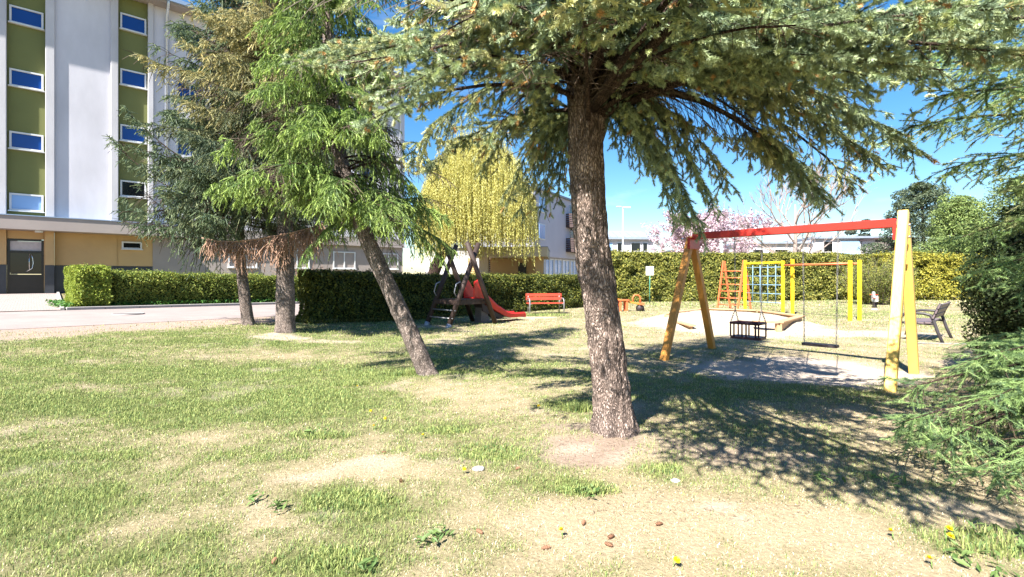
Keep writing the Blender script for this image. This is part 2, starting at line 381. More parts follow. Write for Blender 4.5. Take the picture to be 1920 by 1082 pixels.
def trunk_mesh(name, pts, rads, material, parent, n=40, rows=None, rough=0.012, flare=0.0, seed=0, knots=6):
    """round trunk along a curve with furrowed surface"""
    pts = np.array(pts, float); rads = np.array(rads, float)
    seg = np.concatenate(([0], np.cumsum(np.linalg.norm(np.diff(pts, axis=0), axis=1))))
    rows = rows or int(seg[-1] / 0.03); t = np.linspace(0, seg[-1], rows)
    # smooth spline through the points
    c = np.stack([np.interp(t, seg, pts[:, i]) for i in range(3)], 1)
    ker = np.ones(9) / 9
    cp = np.stack([np.convolve(np.pad(c[:, i], 4, mode='reflect', reflect_type='odd'), ker, 'valid') for i in range(3)], 1)
    rr = np.interp(t, seg, rads); T = unit(np.gradient(cp, axis=0)); x = unit(np.cross(T, np.array((0, 1.0, 0)))); y = np.cross(T, x)
    a = np.arange(n) * 2 * np.pi / n
    A, TT = np.meshgrid(a, t)
    per = lambda fa, ft, sd: 0.5 * (vnoise(np.cos(A) * fa + 50, TT * ft + np.sin(A) * fa, sd) + vnoise(np.sin(A) * fa + 20, TT * ft + np.cos(A) * fa + 9, sd + 3))
    R = rr[:, None] * (1 + 0.16 * (per(1.3, 1.6, seed) - 0.5)) + rough * 2.2 * (per(7, 5, seed + 7) - 0.5) + rough * 1.6 * (per(14, 11, seed + 11) - 0.5)
    if flare: R = R + flare * np.exp(-TT / 0.14) * (0.7 + 0.6 * vnoise(np.cos(A) * 2.2 + 9, np.sin(A) * 2.2 + 9, seed + 5))
    kr = np.random.default_rng(seed + 100)
    for _ in range(knots):      # stubs and scars of lost branches
        kt, ka, ks = kr.uniform(0.25, 3.0), kr.uniform(0, 6.283), kr.uniform(0.6, 1.0) * np.interp(0.5, (0, 1), (0.02, 0.05))
        dd = ((TT - kt) / ks) ** 2 + (np.arctan2(np.sin(A - ka), np.cos(A - ka)) * rr[:, None] / ks) ** 2
        R = R + kr.uniform(0.10, 0.17) * rr[:, None] * (np.exp(-dd * 0.5) - 0.75 * np.exp(-dd * 3.0))
    V = cp[:, None, :] + R[..., None] * (x[:, None, :] * np.cos(A)[..., None] + y[:, None, :] * np.sin(A)[..., None])
    i, j = np.meshgrid(np.arange(rows - 1), np.arange(n), indexing='ij'); j2 = (j + 1) % n
    Fc = np.stack((i * n + j, i * n + j2, (i + 1) * n + j2, (i + 1) * n + j), -1).reshape(-1, 4)
    return npmesh(name, V.reshape(-1, 3), Fc, material, parent, smooth=True), cp

def leaves(pos, nrm, size, r, pal, w, jit=0.7, aspect=0.55, cvar=0.2, clump=None):
    """one leaf (two triangles) at each point, facing roughly along nrm"""
    N = len(pos); n = unit(nrm + r.normal(0, jit, (N, 3))); h = unit(r.normal(0, 1, (N, 3))); a = unit(np.cross(n, h)); b = np.cross(n, a)
    L = size * r.uniform(0.6, 1.3, (N, 1)); W = L * aspect
    p0 = pos - a * L * 0.5; p2 = pos + a * L * 0.5; p1 = pos + b * W * 0.5 + n * L * 0.08; p3 = pos - b * W * 0.5 + n * L * 0.08
    V = np.stack((p0, p1, p2, p0, p2, p3), 1).reshape(-1, 3)
    c = pick(pal, w, N, r) * r.uniform(1 - cvar, 1 + cvar, (N, 1))
    if clump is not None: c = c * clump[:, None]
    return V, np.repeat(c, 6, axis=0)

def hedge(name, label, path, width, height, nleaf, size, pal, w, parent_cat='hedge', top_pal=None, lump=0.12, seed=1, gaps=0.0):
    """clipped hedge: a dark inside mass and leaves over an uneven shell"""
    r = np.random.default_rng(seed); path = np.array(path, float)
    seg = np.concatenate(([0], np.cumsum(np.linalg.norm(np.diff(path, axis=0), axis=1)))); Lh = seg[-1]
    root = thing(name, label, parent_cat, (path[0][0], path[0][1], float(gz(path[0][0], path[0][1]))))
    off = np.array(root.location)
    hf = height if callable(height) else (lambda t: height + 0 * t)
    def at(t):
        c = np.stack([np.interp(t, seg, path[:, k]) for k in range(2)], -1)
        e = np.stack([np.interp(np.clip(t + 0.05, 0, Lh), seg, path[:, k]) - np.interp(np.clip(t - 0.05, 0, Lh), seg, path[:, k]) for k in range(2)], -1)
        e = unit(e); return c, e, np.stack((e[..., 1], -e[..., 0]), -1)
    def surf(t, q):      # q in 0..1 round the section from the near foot over the top to the far foot
        c, e, nn = at(t); H = hf(t); per = 2 * H + width; d = q * per
        rr = 0.16
        x = np.where(d < H, width / 2, np.where(d < H + width, width / 2 - (d - H), -width / 2))
        z = np.where(d < H, d, np.where(d < H + width, H, per - d))
        nx = np.where(d < H, 1.0, np.where(d < H + width, 0.0, -1.0)); nz = np.where((d >= H) & (d < H + width), 1.0, 0.0)
        # round the shoulders and pull the foot in
        k = np.clip((z - (H - 0.25)) / 0.25, 0, 1); x = x * (1 - 0.14 * k ** 2) * (0.86 + 0.14 * np.clip(z / 0.35, 0, 1))
        b = lump * ((fbm(t * 1.4 + seed * 3.1, z * 1.6 + x * 1.3 + q * 2, seed, 3) - 0.5) * 2)
        bx = c + nn * (x + nx * b)[..., None]; gzv = gz(bx[..., 0], bx[..., 1])
        pos = np.concatenate((bx, (z + nz * b * 0.6 + gzv)[..., None]), -1)
        nrm = np.concatenate((nn * nx[..., None], nz[..., None]), -1)
        return pos, nrm, b
    # inside mass, a solid filler coloured near-black for interior shade
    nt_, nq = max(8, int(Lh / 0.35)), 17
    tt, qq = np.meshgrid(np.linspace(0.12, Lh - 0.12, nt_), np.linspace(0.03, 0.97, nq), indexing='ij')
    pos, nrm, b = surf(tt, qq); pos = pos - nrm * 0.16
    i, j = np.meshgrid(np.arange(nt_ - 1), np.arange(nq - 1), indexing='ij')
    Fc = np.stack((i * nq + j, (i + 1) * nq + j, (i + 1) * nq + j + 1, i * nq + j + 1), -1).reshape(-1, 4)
    npmesh('dark_core', pos.reshape(-1, 3) - off, Fc, M['core'], root)
    t = r.uniform(0, Lh, nleaf); q = r.uniform(0, 1, nleaf); q = np.where(r.uniform(0, 1, nleaf) < 0.35, q, q * 0.62)
    pos, nrm, b = surf(t, q)
    dep = np.abs(r.normal(0, 0.08, nleaf)); dep = np.where(r.uniform(0, 1, nleaf) < 0.05, -r.uniform(0.0, 2.2 * size, nleaf) * vnoise(t * 3.1, q * 20, seed + 31), dep); pos = pos - nrm * dep[:, None] + r.normal(0, 0.03, (nleaf, 3))
    # the two ends
    ne = int(nleaf * width / Lh * 0.9) + 20
    for te, sg in ((0.0, -1), (Lh, 1)):
        c, e, nn = at(np.full(ne, te)); z = r.uniform(0, 1, ne) * hf(np.full(ne, te)); x = r.uniform(-0.5, 0.5, ne) * width * 0.93
        bx = c + nn * x[:, None] + e * sg * (lump * 2 * (fbm(x * 2 + te, z * 2, seed + 2, 2) - 0.5))[:, None]
        pos = np.concatenate((pos, np.concatenate((bx, (z + gz(bx[:, 0], bx[:, 1]))[:, None]), -1)))
        nrm = np.concatenate((nrm, np.concatenate((e * sg, np.zeros((ne, 1))), -1))); b = np.concatenate((b, np.zeros(ne)))
    if gaps:
        keep = (fbm(pos[:, 0] * 1.7 + pos[:, 1] * 1.1, pos[:, 2] * 1.9, seed + 9, 3) > gaps) | (r.uniform(0, 1, len(pos)) < 0.45)
        pos, nrm, b = pos[keep], nrm[keep], b[keep]
    V, C = leaves(pos - off, nrm + UP * 0.35, size, r, pal, w)
    soup('foliage', [V], [C], M['leaf'], root)
    return root

# ================================================================== CAMERA, LIGHT, SKY
cam = bpy.data.cameras.new('camera'); co = bpy.data.objects.new('camera', cam); COL.objects.link(co)
co.location = (0, 0, CAMZ); co.rotation_euler = (math.radians(90), 0, 0)
cam.sensor_width = 36.0; cam.lens = 36.0 * F / 1920; cam.shift_y = -(541 - HZ) / 1920.0
cam.clip_start = 0.05; cam.clip_end = 3000
S.camera = co
sun = bpy.data.lights.new('sun', 'SUN'); so = bpy.data.objects.new('sun', sun); COL.objects.link(so)
sun.energy = 5.0; sun.angle = math.radians(0.55); sun.color = (1.0, 0.95, 0.86)
so.rotation_euler = Vector(-SUN).to_track_quat('-Z', 'Y').to_euler(); so.location = (-10, -15, 25)
W = bpy.data.worlds.new('World'); S.world = W; W.use_nodes = True
nt = W.node_tree; bg = nt.nodes['Background']
sky = nd(nt, 'ShaderNodeTexSky'); sky.sky_type = 'NISHITA'; sky.sun_disc = False
sky.sun_elevation = math.asin(SUN[2]); sky.sun_rotation = math.atan2(SUN[0], SUN[1]) % (2 * math.pi)
sky.altitude = 100; sky.air_density = 1.15; sky.dust_density = 0.3; sky.ozone_density = 3.6
hs = nd(nt, 'ShaderNodeHueSaturation', Saturation=1.32, Value=1.06)
nt.links.new(sky.outputs[0], hs.inputs['Color'])
# a few thin wisps of cloud low in the sky
tc = nd(nt, 'ShaderNodeTexCoord'); mp = nd(nt, 'ShaderNodeMapping'); mp.inputs['Scale'].default_value = (2.2, 2.2, 9.0)
nt.links.new(tc.outputs['Generated'], mp.inputs['Vector'])
cn = nd(nt, 'ShaderNodeTexNoise', Scale=2.4, Detail=7.0, Roughness=0.6); nt.links.new(mp.outputs[0], cn.inputs['Vector'])
cr = nd(nt, 'ShaderNodeValToRGB'); cr.color_ramp.elements[0].position = 0.56; cr.color_ramp.elements[0].color = (0, 0, 0, 1); cr.color_ramp.elements[1].position = 0.85; cr.color_ramp.elements[1].color = (0.22, 0.22, 0.22, 1)
nt.links.new(cn.outputs[0], cr.inputs[0])
mxs = nd(nt, 'ShaderNodeMixRGB'); mxs.inputs[2].default_value = (9.0, 9.4, 10.0, 1)
nt.links.new(cr.outputs[0], mxs.inputs[0]); nt.links.new(hs.outputs[0], mxs.inputs[1])
nt.links.new(mxs.outputs[0], bg.inputs['Color']); bg.inputs['Strength'].default_value = 0.054
S.view_settings.view_transform = 'Standard'; S.view_settings.look = 'None'; S.view_settings.exposure = 1.92; S.view_settings.gamma = 1.0
S.view_settings.use_curve_mapping = False
S.cycles.use_denoising = True
S.cycles.max_bounces = 6; S.cycles.diffuse_bounces = 3; S.cycles.glossy_bounces = 2; S.cycles.transmission_bounces = 3; S.cycles.transparent_max_bounces = 4
S.cycles.caustics_reflective = False; S.cycles.caustics_refractive = False

# ================================================================== GROUND
BLOBS = [  # photo pixel, half sizes in metres, how green (+) or dry (-)
    (350, 700, 2.6, 1.2, .38), (560, 745, 1.0, .8, .6), (170, 770, 1.3, .5, .45), (650, 945, .38, .24, .8), (640, 1050, .25, .2, .6), (100, 950, .8, .5, .35),
    (970, 850, .55, .35, .55), (1100, 918, .30, .14, .75), (760, 700, .55, .35, .9), (1085, 765, .28, .22, .9), (430, 640, 2.0, .8, .45), (700, 800, .5, .2, .2),
    (900, 690, 1.8, 1.0, .25), (1300, 730, 2.2, 1.4, .35), (60, 870, .6, .3, .4), (830, 805, .4, .2, .4), (1250, 880, .22, .18, .6), (200, 1030, .7, .3, .3), (620, 590, 2.5, 1.6, .5),
    (1620, 590, 4, 3, .25), (1300, 570, 5, 3, .25), (1840, 1030, .3, .25, .6), (480, 835, .5, .2, .4), (900, 1030, .2, .15, .4), (1560, 560, 6, 2.2, .5),
    (1300, 960, .9, .35, -.5), (1500, 1000, .9, .3, -.55), (680, 880, .45, .16, -.6), (850, 730, 1.0, .5, -.4), (1650, 780, 1.2, .5, -.4), (550, 670, 1.5, .4, -.4), (420, 830, .6, .15, -.3),
    (1000, 1000, .6, .3, -.4), (1800, 1060, .7, .3, -.4), (330, 990, .5, .2, -.35)]
BLW = [(G(a, b)[:2], rx, ry, w) for a, b, rx, ry, w in BLOBS]
DIRT = [  # bare patches: photo pixel, half sizes, strength, colour index
    (1130, 830, .62, .36, 1.0, 0), (1090, 825, .20, .08, .5, 1), (1185, 845, .2, .09, .5, 1), (1330, 845, .5, .25, .7, 0), (690, 872, .30, .09, .5, 1), (530, 632, .8, .45, .9, 1), (620, 965, .12, .06, .5, 1),
    (1440, 860, .5, .25, .6, 0), (1360, 955, .16, .08, .8, 1), (1410, 990, .16, .05, .7, 1), (850, 640, .9, .5, .5, 1), (960, 600, 1.2, .6, .55, 2), (1010, 595, .8, .4, .8, 2), (1230, 598, 1.6, .5, .7, 2), (1700, 600, 2.5, .22, .6, 2),
    (820, 612, .9, .5, .8, 1), (610, 640, .9, .3, .7, 1), (1060, 792, .4, .14, .8, 0), (580, 880, .3, .07, .5, 1), (880, 860, .3, .1, .4, 1), (1650, 572, 1.0, .6, .7, 2)]
DIW = [(G(a, b)[:2], rx, ry, w, k) for a, b, rx, ry, w, k in DIRT]
SOILS = np.array([(0.25, 0.19, 0.15), (0.40, 0.33, 0.27), (0.48, 0.40, 0.28)])

def masks(x, y):
    """green 0..1, bare 0..1, bare colour"""
    wx = x + 0.35 * (vnoise(x * 1.7, y * 1.7, 41) - 0.5) + 0.16 * (vnoise(x * 5, y * 5, 42) - 0.5)
    wy = y + 0.35 * (vnoise(x * 1.7, y * 1.7, 43) - 0.5) + 0.16 * (vnoise(x * 5, y * 5, 44) - 0.5)
    g = 0.37 + 0.5 * (fbm(x * 0.55, y * 0.55, 3, 3) - 0.5) + 0.8 * (fbm(x * 2.1, y * 2.1, 9, 4) - 0.5) + 0.7 * (fbm(x * 7.5, y * 7.5, 13, 3) - 0.5)
    g = g + 0.26 * sstep(0.5, -3, x) - 0.06 * sstep(0.5, 3, x)
    for (c, rx, ry, w) in BLW:
        g = g + w * np.exp(-((wx - c[0]) / rx) ** 2 - ((wy - c[1]) / ry) ** 2)
    bare = np.clip((fbm(x * 1.3, y * 1.3, 21, 4) - 0.66) * 4, 0, 0.45) * sstep(25, 12, y)
    bc = np.tile(SOILS[1], (x.size, 1)).reshape(x.shape + (3,)).astype(float)
    for (c, rx, ry, w, k) in DIW:
        m = w * sstep(1.35, 0.55, np.hypot((wx - c[0]) / rx, (wy - c[1]) / ry) + 0.9 * (fbm(x * 4.1, y * 4.1, 77, 4) - 0.5))
        bc = bc + (SOILS[k] - bc) * np.clip(m, 0, 1)[..., None]; bare = np.maximum(bare, m)
    # sand: the swing hollow and the sandbox with its spill
    m = sstep(1.15, 0.78, np.hypot((wx - 4.75) / 1.75, (wy - 7.95) / 1.28) + 0.5 * (fbm(x * 2.3, y * 2.3, 88, 4) - 0.5))
    bc = bc + (np.array((0.43, 0.365, 0.31)) - bc) * m[..., None]; bare = np.maximum(bare, m)
    m = sstep(1.12, 0.85, np.hypot((wx - 6.7) / 2.75, (wy - 14.8) / 3.1) + 0.35 * (fbm(x * 1.9, y * 1.9, 93, 3) - 0.5))
    m = np.maximum(m, sstep(1.15, 0.7, np.hypot((wx - 9.3) / 2.3, (wy - 12.7) / 0.9)) * 0.9)
    bc = bc + (np.array((0.43, 0.37, 0.285)) - bc) * m[..., None]; bare = np.maximum(bare, m)
    # trodden verge along the road
    u, v = road_uv(wx, wy)
    m = sstep(2.35, 1.45, v + 0.9 * (fbm(u * 0.7, v * 0.9, 51, 3) - 0.5)) * sstep(-0.6, 0.0, v) * (0.75 + 0.25 * vnoise(u * 1.1, v * 2.3, 52)) * sstep(11, 6, u)
    bc = bc + (np.array((0.31, 0.235, 0.205)) - bc) * m[..., None]; bare = np.maximum(bare, m)
    return np.clip(g, 0, 1), np.clip(bare, 0, 1), bc

def axis(lo, hi, d, far, fac):
    a = list(np.arange(lo, hi, d)); s = d; x = hi
    while x < far: a.append(x); s *= fac; x += s
    s = d; x = lo; b = []
    while x > -far:
        s *= fac; x -= s; b.append(x)
    return np.array(b[::-1] + a)
ax_ = axis(-13, 13, 0.11, 900, 1.18); ay_ = axis(1.6, 20, 0.085, 900, 1.13)
X, Y = np.meshgrid(ax_, ay_, indexing='ij'); Z = gz(X, Y); gr, ba, bc = masks(X, Y)
turf = np.array((0.33, 0.265, 0.175)) * (1 - gr[..., None]) + np.array((0.10, 0.12, 0.04)) * gr[..., None]
gc = turf * (1 - ba[..., None]) + bc * ba[..., None]
i, j = np.meshgrid(np.arange(len(ax_) - 1), np.arange(len(ay_) - 1), indexing='ij'); n = len(ay_)
ground = npmesh('ground', np.stack((X, Y, Z), -1).reshape(-1, 3), np.stack((i * n + j, (i + 1) * n + j, (i + 1) * n + j + 1, i * n + j + 1), -1).reshape(-1, 4), M['ground'], None, gc.reshape(-1, 3), True)
tag(ground, kind='structure')

def sheet(name, p, q, nu, nv, dz, m):
    """strip of paving draped over the ground: p, q are matching edges"""
    p = np.array(p, float); q = np.array(q, float); a = np.linspace(0, 1, nu)[:, None, None]; b = np.linspace(0, 1, nv)[None, :, None]
    V = (p[0] * (1 - a) + p[1] * a) * (1 - b) + (q[0] * (1 - a) + q[1] * a) * b
    V = V.reshape(-1, 2); z = g0(V[:, 0]) + dz
    i, j = np.meshgrid(np.arange(nu - 1), np.arange(nv - 1), indexing='ij')
    o = npmesh(name, np.concatenate((V, z[:, None]), 1), np.stack((i * nv + j, i * nv + j + 1, (i + 1) * nv + j + 1, (i + 1) * nv + j), -1).reshape(-1, 4), m)
    return tag(o, kind='structure')
e0, e1 = RO - RD * 40, RO + RD * 26
sheet('road', (e0 - RN * RW, e1 - RN * RW), (e0, e1), 90, 12, 0.004, M['asphalt'])
kb = MB(); ku = float(road_uv(*G(117, 583)[:2])[0])
for k in range(24):
    a = RO + RD * (ku + 0.1 + k * 1.0) - RN * (RW + 0.08); b = a + RD * 0.985
    kb.beam((a[0], a[1], float(g0(a[0])) + 0.03), (b[0], b[1], float(g0(b[0])) + 0.03), 0.14, 0.14)
tag(kb.build('kerb', M['concrete']), kind='structure')

# ------------------------------------------------------------------ grass: blades over the lawn
r = np.random.default_rng(5)
def blades(n, xr, yr, hgt, wid, tufts=False, region=None):
    x = r.uniform(*xr, n); y = yr[0] + (yr[1] - yr[0]) * r.uniform(0, 1, n) if region is None else None
    k = np.abs(x) < y * 1.2 + 1.6; x, y = x[k], y[k]
    u, v = road_uv(x, y); k = (v > 0.25) | (u > 8.5); x, y = x[k], y[k]
    g, b, _ = masks(x, y)
    dens = np.clip(1.0 - 0.97 * b, 0.0, 1) * (0.42 + 0.58 * sstep(0.1, 0.6, g)) * (0.35 + 0.65 * sstep(0.30, 0.55, fbm(x * 11, y * 11, 17, 2)))
    k = r.uniform(0, 1, len(x)) < dens; x, y, g, b = x[k], y[k], g[k], b[k]
    return x, y, g, b
Vg, Cg = [], []
PALG = np.array([(0.25, 0.32, 0.10), (0.33, 0.38, 0.13), (0.18, 0.265, 0.10), (0.41, 0.435, 0.17)])
PALS = np.array([(0.64, 0.55, 0.38), (0.74, 0.67, 0.49), (0.54, 0.45, 0.31), (0.62, 0.57, 0.35)])
def make_blades(x, y, g, hgt, wid, lean=1.0):
    n = len(x); z = gz(x, y); isg = r.uniform(0, 1, n) < np.clip(g * 1.15 - 0.03, 0.04, 0.97)
    c = np.where(isg[:, None], PALG[r.integers(0, 4, n)], PALS[r.integers(0, 4, n)]) * r.uniform(0.5, 1.3, (n, 1))
    h = hgt * r.uniform(0.5, 1.25, n) * np.where(isg, 0.85 + 0.5 * g, 0.75); a = r.uniform(0, 2 * np.pi, n)
    ln = np.where(isg, r.uniform(0.1, 1.0, n), r.uniform(0.5, 2.2, n)) * lean
    d = np.stack((np.cos(a), np.sin(a), np.zeros(n)), -1); s = np.stack((-np.sin(a + r.normal(0, .5, n)), np.cos(a), np.zeros(n)), -1) * (wid * r.uniform(0.7, 1.3, n) / 2)[:, None]
    k = 1 / np.sqrt(1 + ln ** 2)
    b0 = np.stack((x, y, z - 0.004), -1); m = b0 + d * (h * ln * k * 0.4)[:, None] + UP * (h * k * 0.62)[:, None]
    t = b0 + d * (h * ln * k * 1.05)[:, None] + UP * (h * k * np.clip(1.0 - 0.25 * ln, 0.3, 1))[:, None]
    V = np.stack((b0 - s, b0 + s, m + s * 0.75, b0 - s, m + s * 0.75, m - s * 0.75, m - s * 0.75, m + s * 0.75, t), 1)
    Vg.append(V.reshape(-1, 3)); Cg.append(np.repeat(c, 9, axis=0))
for n_, xr, yr, h_, w_ in ((330000, (-5.6, 5.6), (1.7, 4.1), .030, .0036), (460000, (-9.4, 9.4), (3.9, 7.6), .031, .0052), (260000, (-12, 12), (7.2, 12), .036, .0075), (230000, (-13, 20), (12, 24), .05, .014), (70000, (-5, 36), (24, 34), .08, .03)):
    x, y, g, b = blades(n_, xr, yr, h_, w_); make_blades(x, y, g, h_, w_)
# taller lush tufts by the trunks and in the lawn
for (px, py, rx, ry, n_, h_) in ((765, 702, .30, .16, 1500, .11), (1085, 770, .17, .10, 900, .11), (660, 940, .30, .15, 1300, .05), (1100, 922, .22, .08, 600, .05), (640, 1050, .2, .12, 500, .05), (1245, 880, .15, .1, 400, .05), (655, 722, .25, .12, 700, .06), (560, 740, .7, .4, 2000, .05), (920, 850, .3, .2, 700, .05), (600, 818, .3, .1, 600, .055), (835, 808, .25, .1, 500, .05), (1020, 592, 1.0, .35, 900, .13), (1850, 1020, .2, .15, 400, .09)):
    c = G(px, py); a = r.uniform(0, 2 * np.pi, n_); q = np.sqrt(r.uniform(0, 1, n_)) * r.uniform(0.7, 1.2, n_)
    h_ = h_ * 0.68; make_blades(c[0] + rx * q * np.cos(a), c[1] + ry * q * np.sin(a), np.full(n_, 0.98), h_, 0.005 + 0.0006 * c[1], 0.7)
V = np.concatenate(Vg); gt = npmesh('grass', V, np.arange(len(V)).reshape(-1, 3), M['grass'], None, np.concatenate(Cg)); tag(gt, kind='stuff')
del Vg, Cg

r = np.random.default_rng(6); n_ = 5200; a = r.uniform(0, 6.283, n_); q = 1.9 * np.sqrt(r.uniform(0.02, 1, n_)); x = TB[0] + 0.25 + q * np.cos(a); y = TB[1] - 0.1 + 0.8 * q * np.sin(a)
a = r.uniform(0, 6.283, n_); L_ = r.uniform(0.008, 0.05, n_); z = gz(x, y) + r.uniform(0.004, 0.014, n_); w_ = r.uniform(0.0012, 0.003, n_)
d_ = np.stack((np.cos(a) * L_, np.sin(a) * L_, r.normal(0, .004, n_)), -1); s_ = np.stack((-np.sin(a) * w_, np.cos(a) * w_, 0 * a), -1); p_ = np.stack((x, y, z), -1)
V = np.stack((p_ - s_, p_ + s_, p_ + d_), 1).reshape(-1, 3); C = np.repeat(pick([(0.20, 0.13, 0.09), (0.36, 0.26, 0.17), (0.12, 0.09, 0.07)], [2, 2, 1], n_, r), 3, 0)
tag(npmesh('needle_litter', V, np.arange(len(V)).reshape(-1, 3), M['grass'], None, C), kind='stuff')
# broad-leaved weeds and ground cover under the road hedge
r = np.random.default_rng(8); pos = []; 
for px, py, n_, rad in ((520, 960, 14, .07), (830, 1010, 16, .08), (800, 1022, 12, .06), (1660, 905, 18, .12), (1880, 1010, 30, .16), (1840, 1060, 24, .14), (1100, 930, 14, .1), (480, 940, 10, .06), (600, 812, 18, .15), (1560, 905, 14, .1), (1800, 690, 20, .15), (690, 1075, 12, .06), (930, 845, 12, .1)):
    c = G(px, py); a = r.uniform(0, 6.283, n_); q = rad * np.sqrt(r.uniform(0.05, 1, n_)); x = c[0] + q * np.cos(a); y = c[1] + q * np.sin(a)
    pos.append(np.stack((x, y, gz(x, y) + r.uniform(0.015, 0.05, n_)), -1))
pos = np.concatenate(pos); V, C = leaves(pos, np.tile(UP, (len(pos), 1)), 0.07, r, [(0.10, 0.17, 0.05), (0.15, 0.22, 0.07)], [1, 1], 0.45, 0.35)
tag(soup('weeds', [V], [C], M['leaf'], None), kind='stuff')
n_ = 9000; t = r.uniform(-0.3, 9.0, n_); o_ = r.uniform(-1.6, 0.55, n_)
hd = np.array((0.56, 0.83)); x = -15.2 + hd[0] * t + hd[1] * o_; y = 16.5 + hd[1] * t - hd[0] * o_
pos = np.stack((x, y, gz(x, y) + r.uniform(0.02, 0.22, n_)), -1); V, C = leaves(pos, np.tile(UP, (n_, 1)), 0.10, r, [(0.05, 0.15, 0.03), (0.09, 0.22, 0.04)], [1, 1], 0.6)
tag(soup('ground_cover', [V], [C], M['leaf'], None), kind='stuff')

# ================================================================== BUILDINGS
FU = np.array((0.74, 0.673)); FU = FU / np.linalg.norm(FU); FA = math.atan2(FU[1], FU[0])
F0 = (-1.053 * 22.55, 22.55); GB = 0.68
bld = thing('apartment_building', 'long white and olive green apartment block with narrow stair windows at left', 'building', (F0[0], F0[1], GB), FA)
z0 = -GB
def bpart(mb, name, m, par=bld): return mb.build(name, M[m], par)
ZT = 16.4 + z0; TE = 21.0; ZC = 4.37 + z0; ZB = 3.74 + z0
b = MB(); zc = (ZC + ZT) / 2; zh = ZT - ZC
# plain wall panels: butt-jointed pieces between the strips
for t0, t1, d in ((-14, -4.2, 0), (-2.0, -0.33, 0), (1.64, 3.75, 0.0), (5.55, 6.60, 0.0)):
    b.box(((t0 + t1) / 2, 4 + d, zc), (t1 - t0, 8, zh))
b.box(((6.60 + TE) / 2, 4.20, zc), (TE - 6.60, 7.6, zh))                 # core behind the window rows
wz = [15.6, 12.64, 9.68, 6.72]; wt = [6.62 + 2.2 * k for k in range(6)]
# wall skin round the window openings of the long part
zs = sorted([ZC, ZT] + [w + z0 for w in wz] + [w - 1.25 + z0 for w in wz])
for q in range(0, len(zs) - 1, 2): b.box(((6.60 + TE) / 2, 0.2, (zs[q] + zs[q + 1]) / 2), (TE - 6.60, 0.4, zs[q + 1] - zs[q]))
for w in wz:
    ed = [6.60] + sum([[t, t + 1.28] for t in wt], []) + [TE]
    for q in range(0, len(ed), 2):
        if ed[q + 1] - ed[q] > 0.03: b.box(((ed[q] + ed[q + 1]) / 2, 0.2, w - 0.625 + z0), (ed[q + 1] - ed[q], 0.4, 1.25))
bpart(b, 'wall', 'white_wall')
b = MB()
for t0, t1 in ((0.0, 1.31), (4.06, 5.31), (-4.2, -2.4)):
    b.box(((t0 + t1) / 2, 4.14, zc), (t1 - t0, 8, zh))
bpart(b, 'green_panel', 'green_wall')
b = MB()
for t0, t1 in ((-0.33, 0.0), (1.31, 1.64), (3.75, 4.06), (5.31, 5.55)):
    b.box(((t0 + t1) / 2, 0.0, zc), (t1 - t0, 0.26, zh), 0, 0.02)
for t0, t1 in ((-2.4, -2.0),): b.box(((t0 + t1) / 2, 0.0, zc), (t1 - t0, 0.26, zh), 0, 0.02)
bpart(b, 'pilaster', 'pilaster')
# ground floor
b = MB()
for t0, t1, y in ((1.62, 4.02, 0.30), (4.02, 5.55, 0.34), (-0.5, -0.02, 0.15), (-14, -0.5, 0.3)):
    b.box(((t0 + t1) / 2, y + 3, (2.1 + ZB - z0) / 2 + z0), (t1 - t0, 6, ZB - 2.1 - z0))
b.box((1.46, 0.10, (2.1 + ZB - z0) / 2 + z0), (0.31, 0.5, ZB - 2.1 - z0), 0, 0.01); b.box((0.62, 0.40, (2.67 + ZB) / 2), (1.24, 0.3, ZB - 2.68)); b.box((1.276, 0.40, ZB / 2), (0.056, 0.3, ZB - 0.01))
bpart(b, 'ground_floor_wall', 'ochre')
b = MB()
for t0, t1, y in ((1.62, 4.02, 0.28), (4.02, 5.55, 0.32), (-0.5, -0.02, 0.13), (-14, -0.5, 0.28)):
    b.box(((t0 + t1) / 2, y + 3, 0.7), (t1 - t0, 6, 1.42))
b.box((1.46, 0.10, 0.7), (0.33, 0.54, 1.42)); bpart(b, 'plinth', 'plinth')
b = MB(); b.box(((5.55 + TE) / 2, 3.3, (0 + ZB) / 2), (TE - 5.55, 6, ZB)); bpart(b, 'side_wall', 'canopy')
b = MB(); b.box((-4.0, 0.0, (ZB + ZC) / 2), (20.0, 1.5, ZC - ZB - 0.005), 0, 0.02); b.box(((6.0 + TE) / 2, 0.25, (ZB + ZC) / 2), (TE - 6.0, 0.5, ZC - ZB - 0.005)); bpart(b, 'canopy', 'canopy')
b = MB(); b.box((-4.0, -0.02, ZC + 0.02), (20.06, 1.54, 0.04)); bpart(b, 'canopy_flashing', 'roof_blue')
b = MB(); b.box((1.1, -0.4, ZB - 0.05), (0.28, 0.28, 0.09), 0, 0.08); bpart(b, 'canopy_light', 'frame_white')
# entrance door
dr = MB()
for x_ in (0.04, 1.20): dr.box((x_, 0.36, 1.32), (0.09, 0.08, 2.64))
for z_ in (0.05, 2.05, 2.62): dr.box((0.62, 0.357, z_), (1.08, 0.07, 0.10))
dr.box((0.62, 0.37, 0.52), (1.08, 0.05, 0.86)); dr.box((0.64, 0.34, 1.02), (1.04, 0.06, 0.07))
do = bpart(dr, 'door', 'door')
p = MB(); p.box((0.62, 0.40, 1.52), (1.08, 0.02, 0.96)); p.build('pane', M['pane_dark'], do)
p = MB(); p.box((0.62, 0.395, 2.33), (1.08, 0.02, 0.46)); p.build('transom_pane', M['frosted'], do)
p = MB(); p.tube([(0.80, 0.29, 1.95), (0.86, 0.27, 1.75), (0.88, 0.27, 1.5), (0.84, 0.27, 1.25), (0.62, 0.29, 1.08)], 0.018, 8); p.tube([(0.74, 0.29, 1.95), (0.74, 0.29, 1.15)], 0.016, 8); p.build('handle', M['steel'], do)
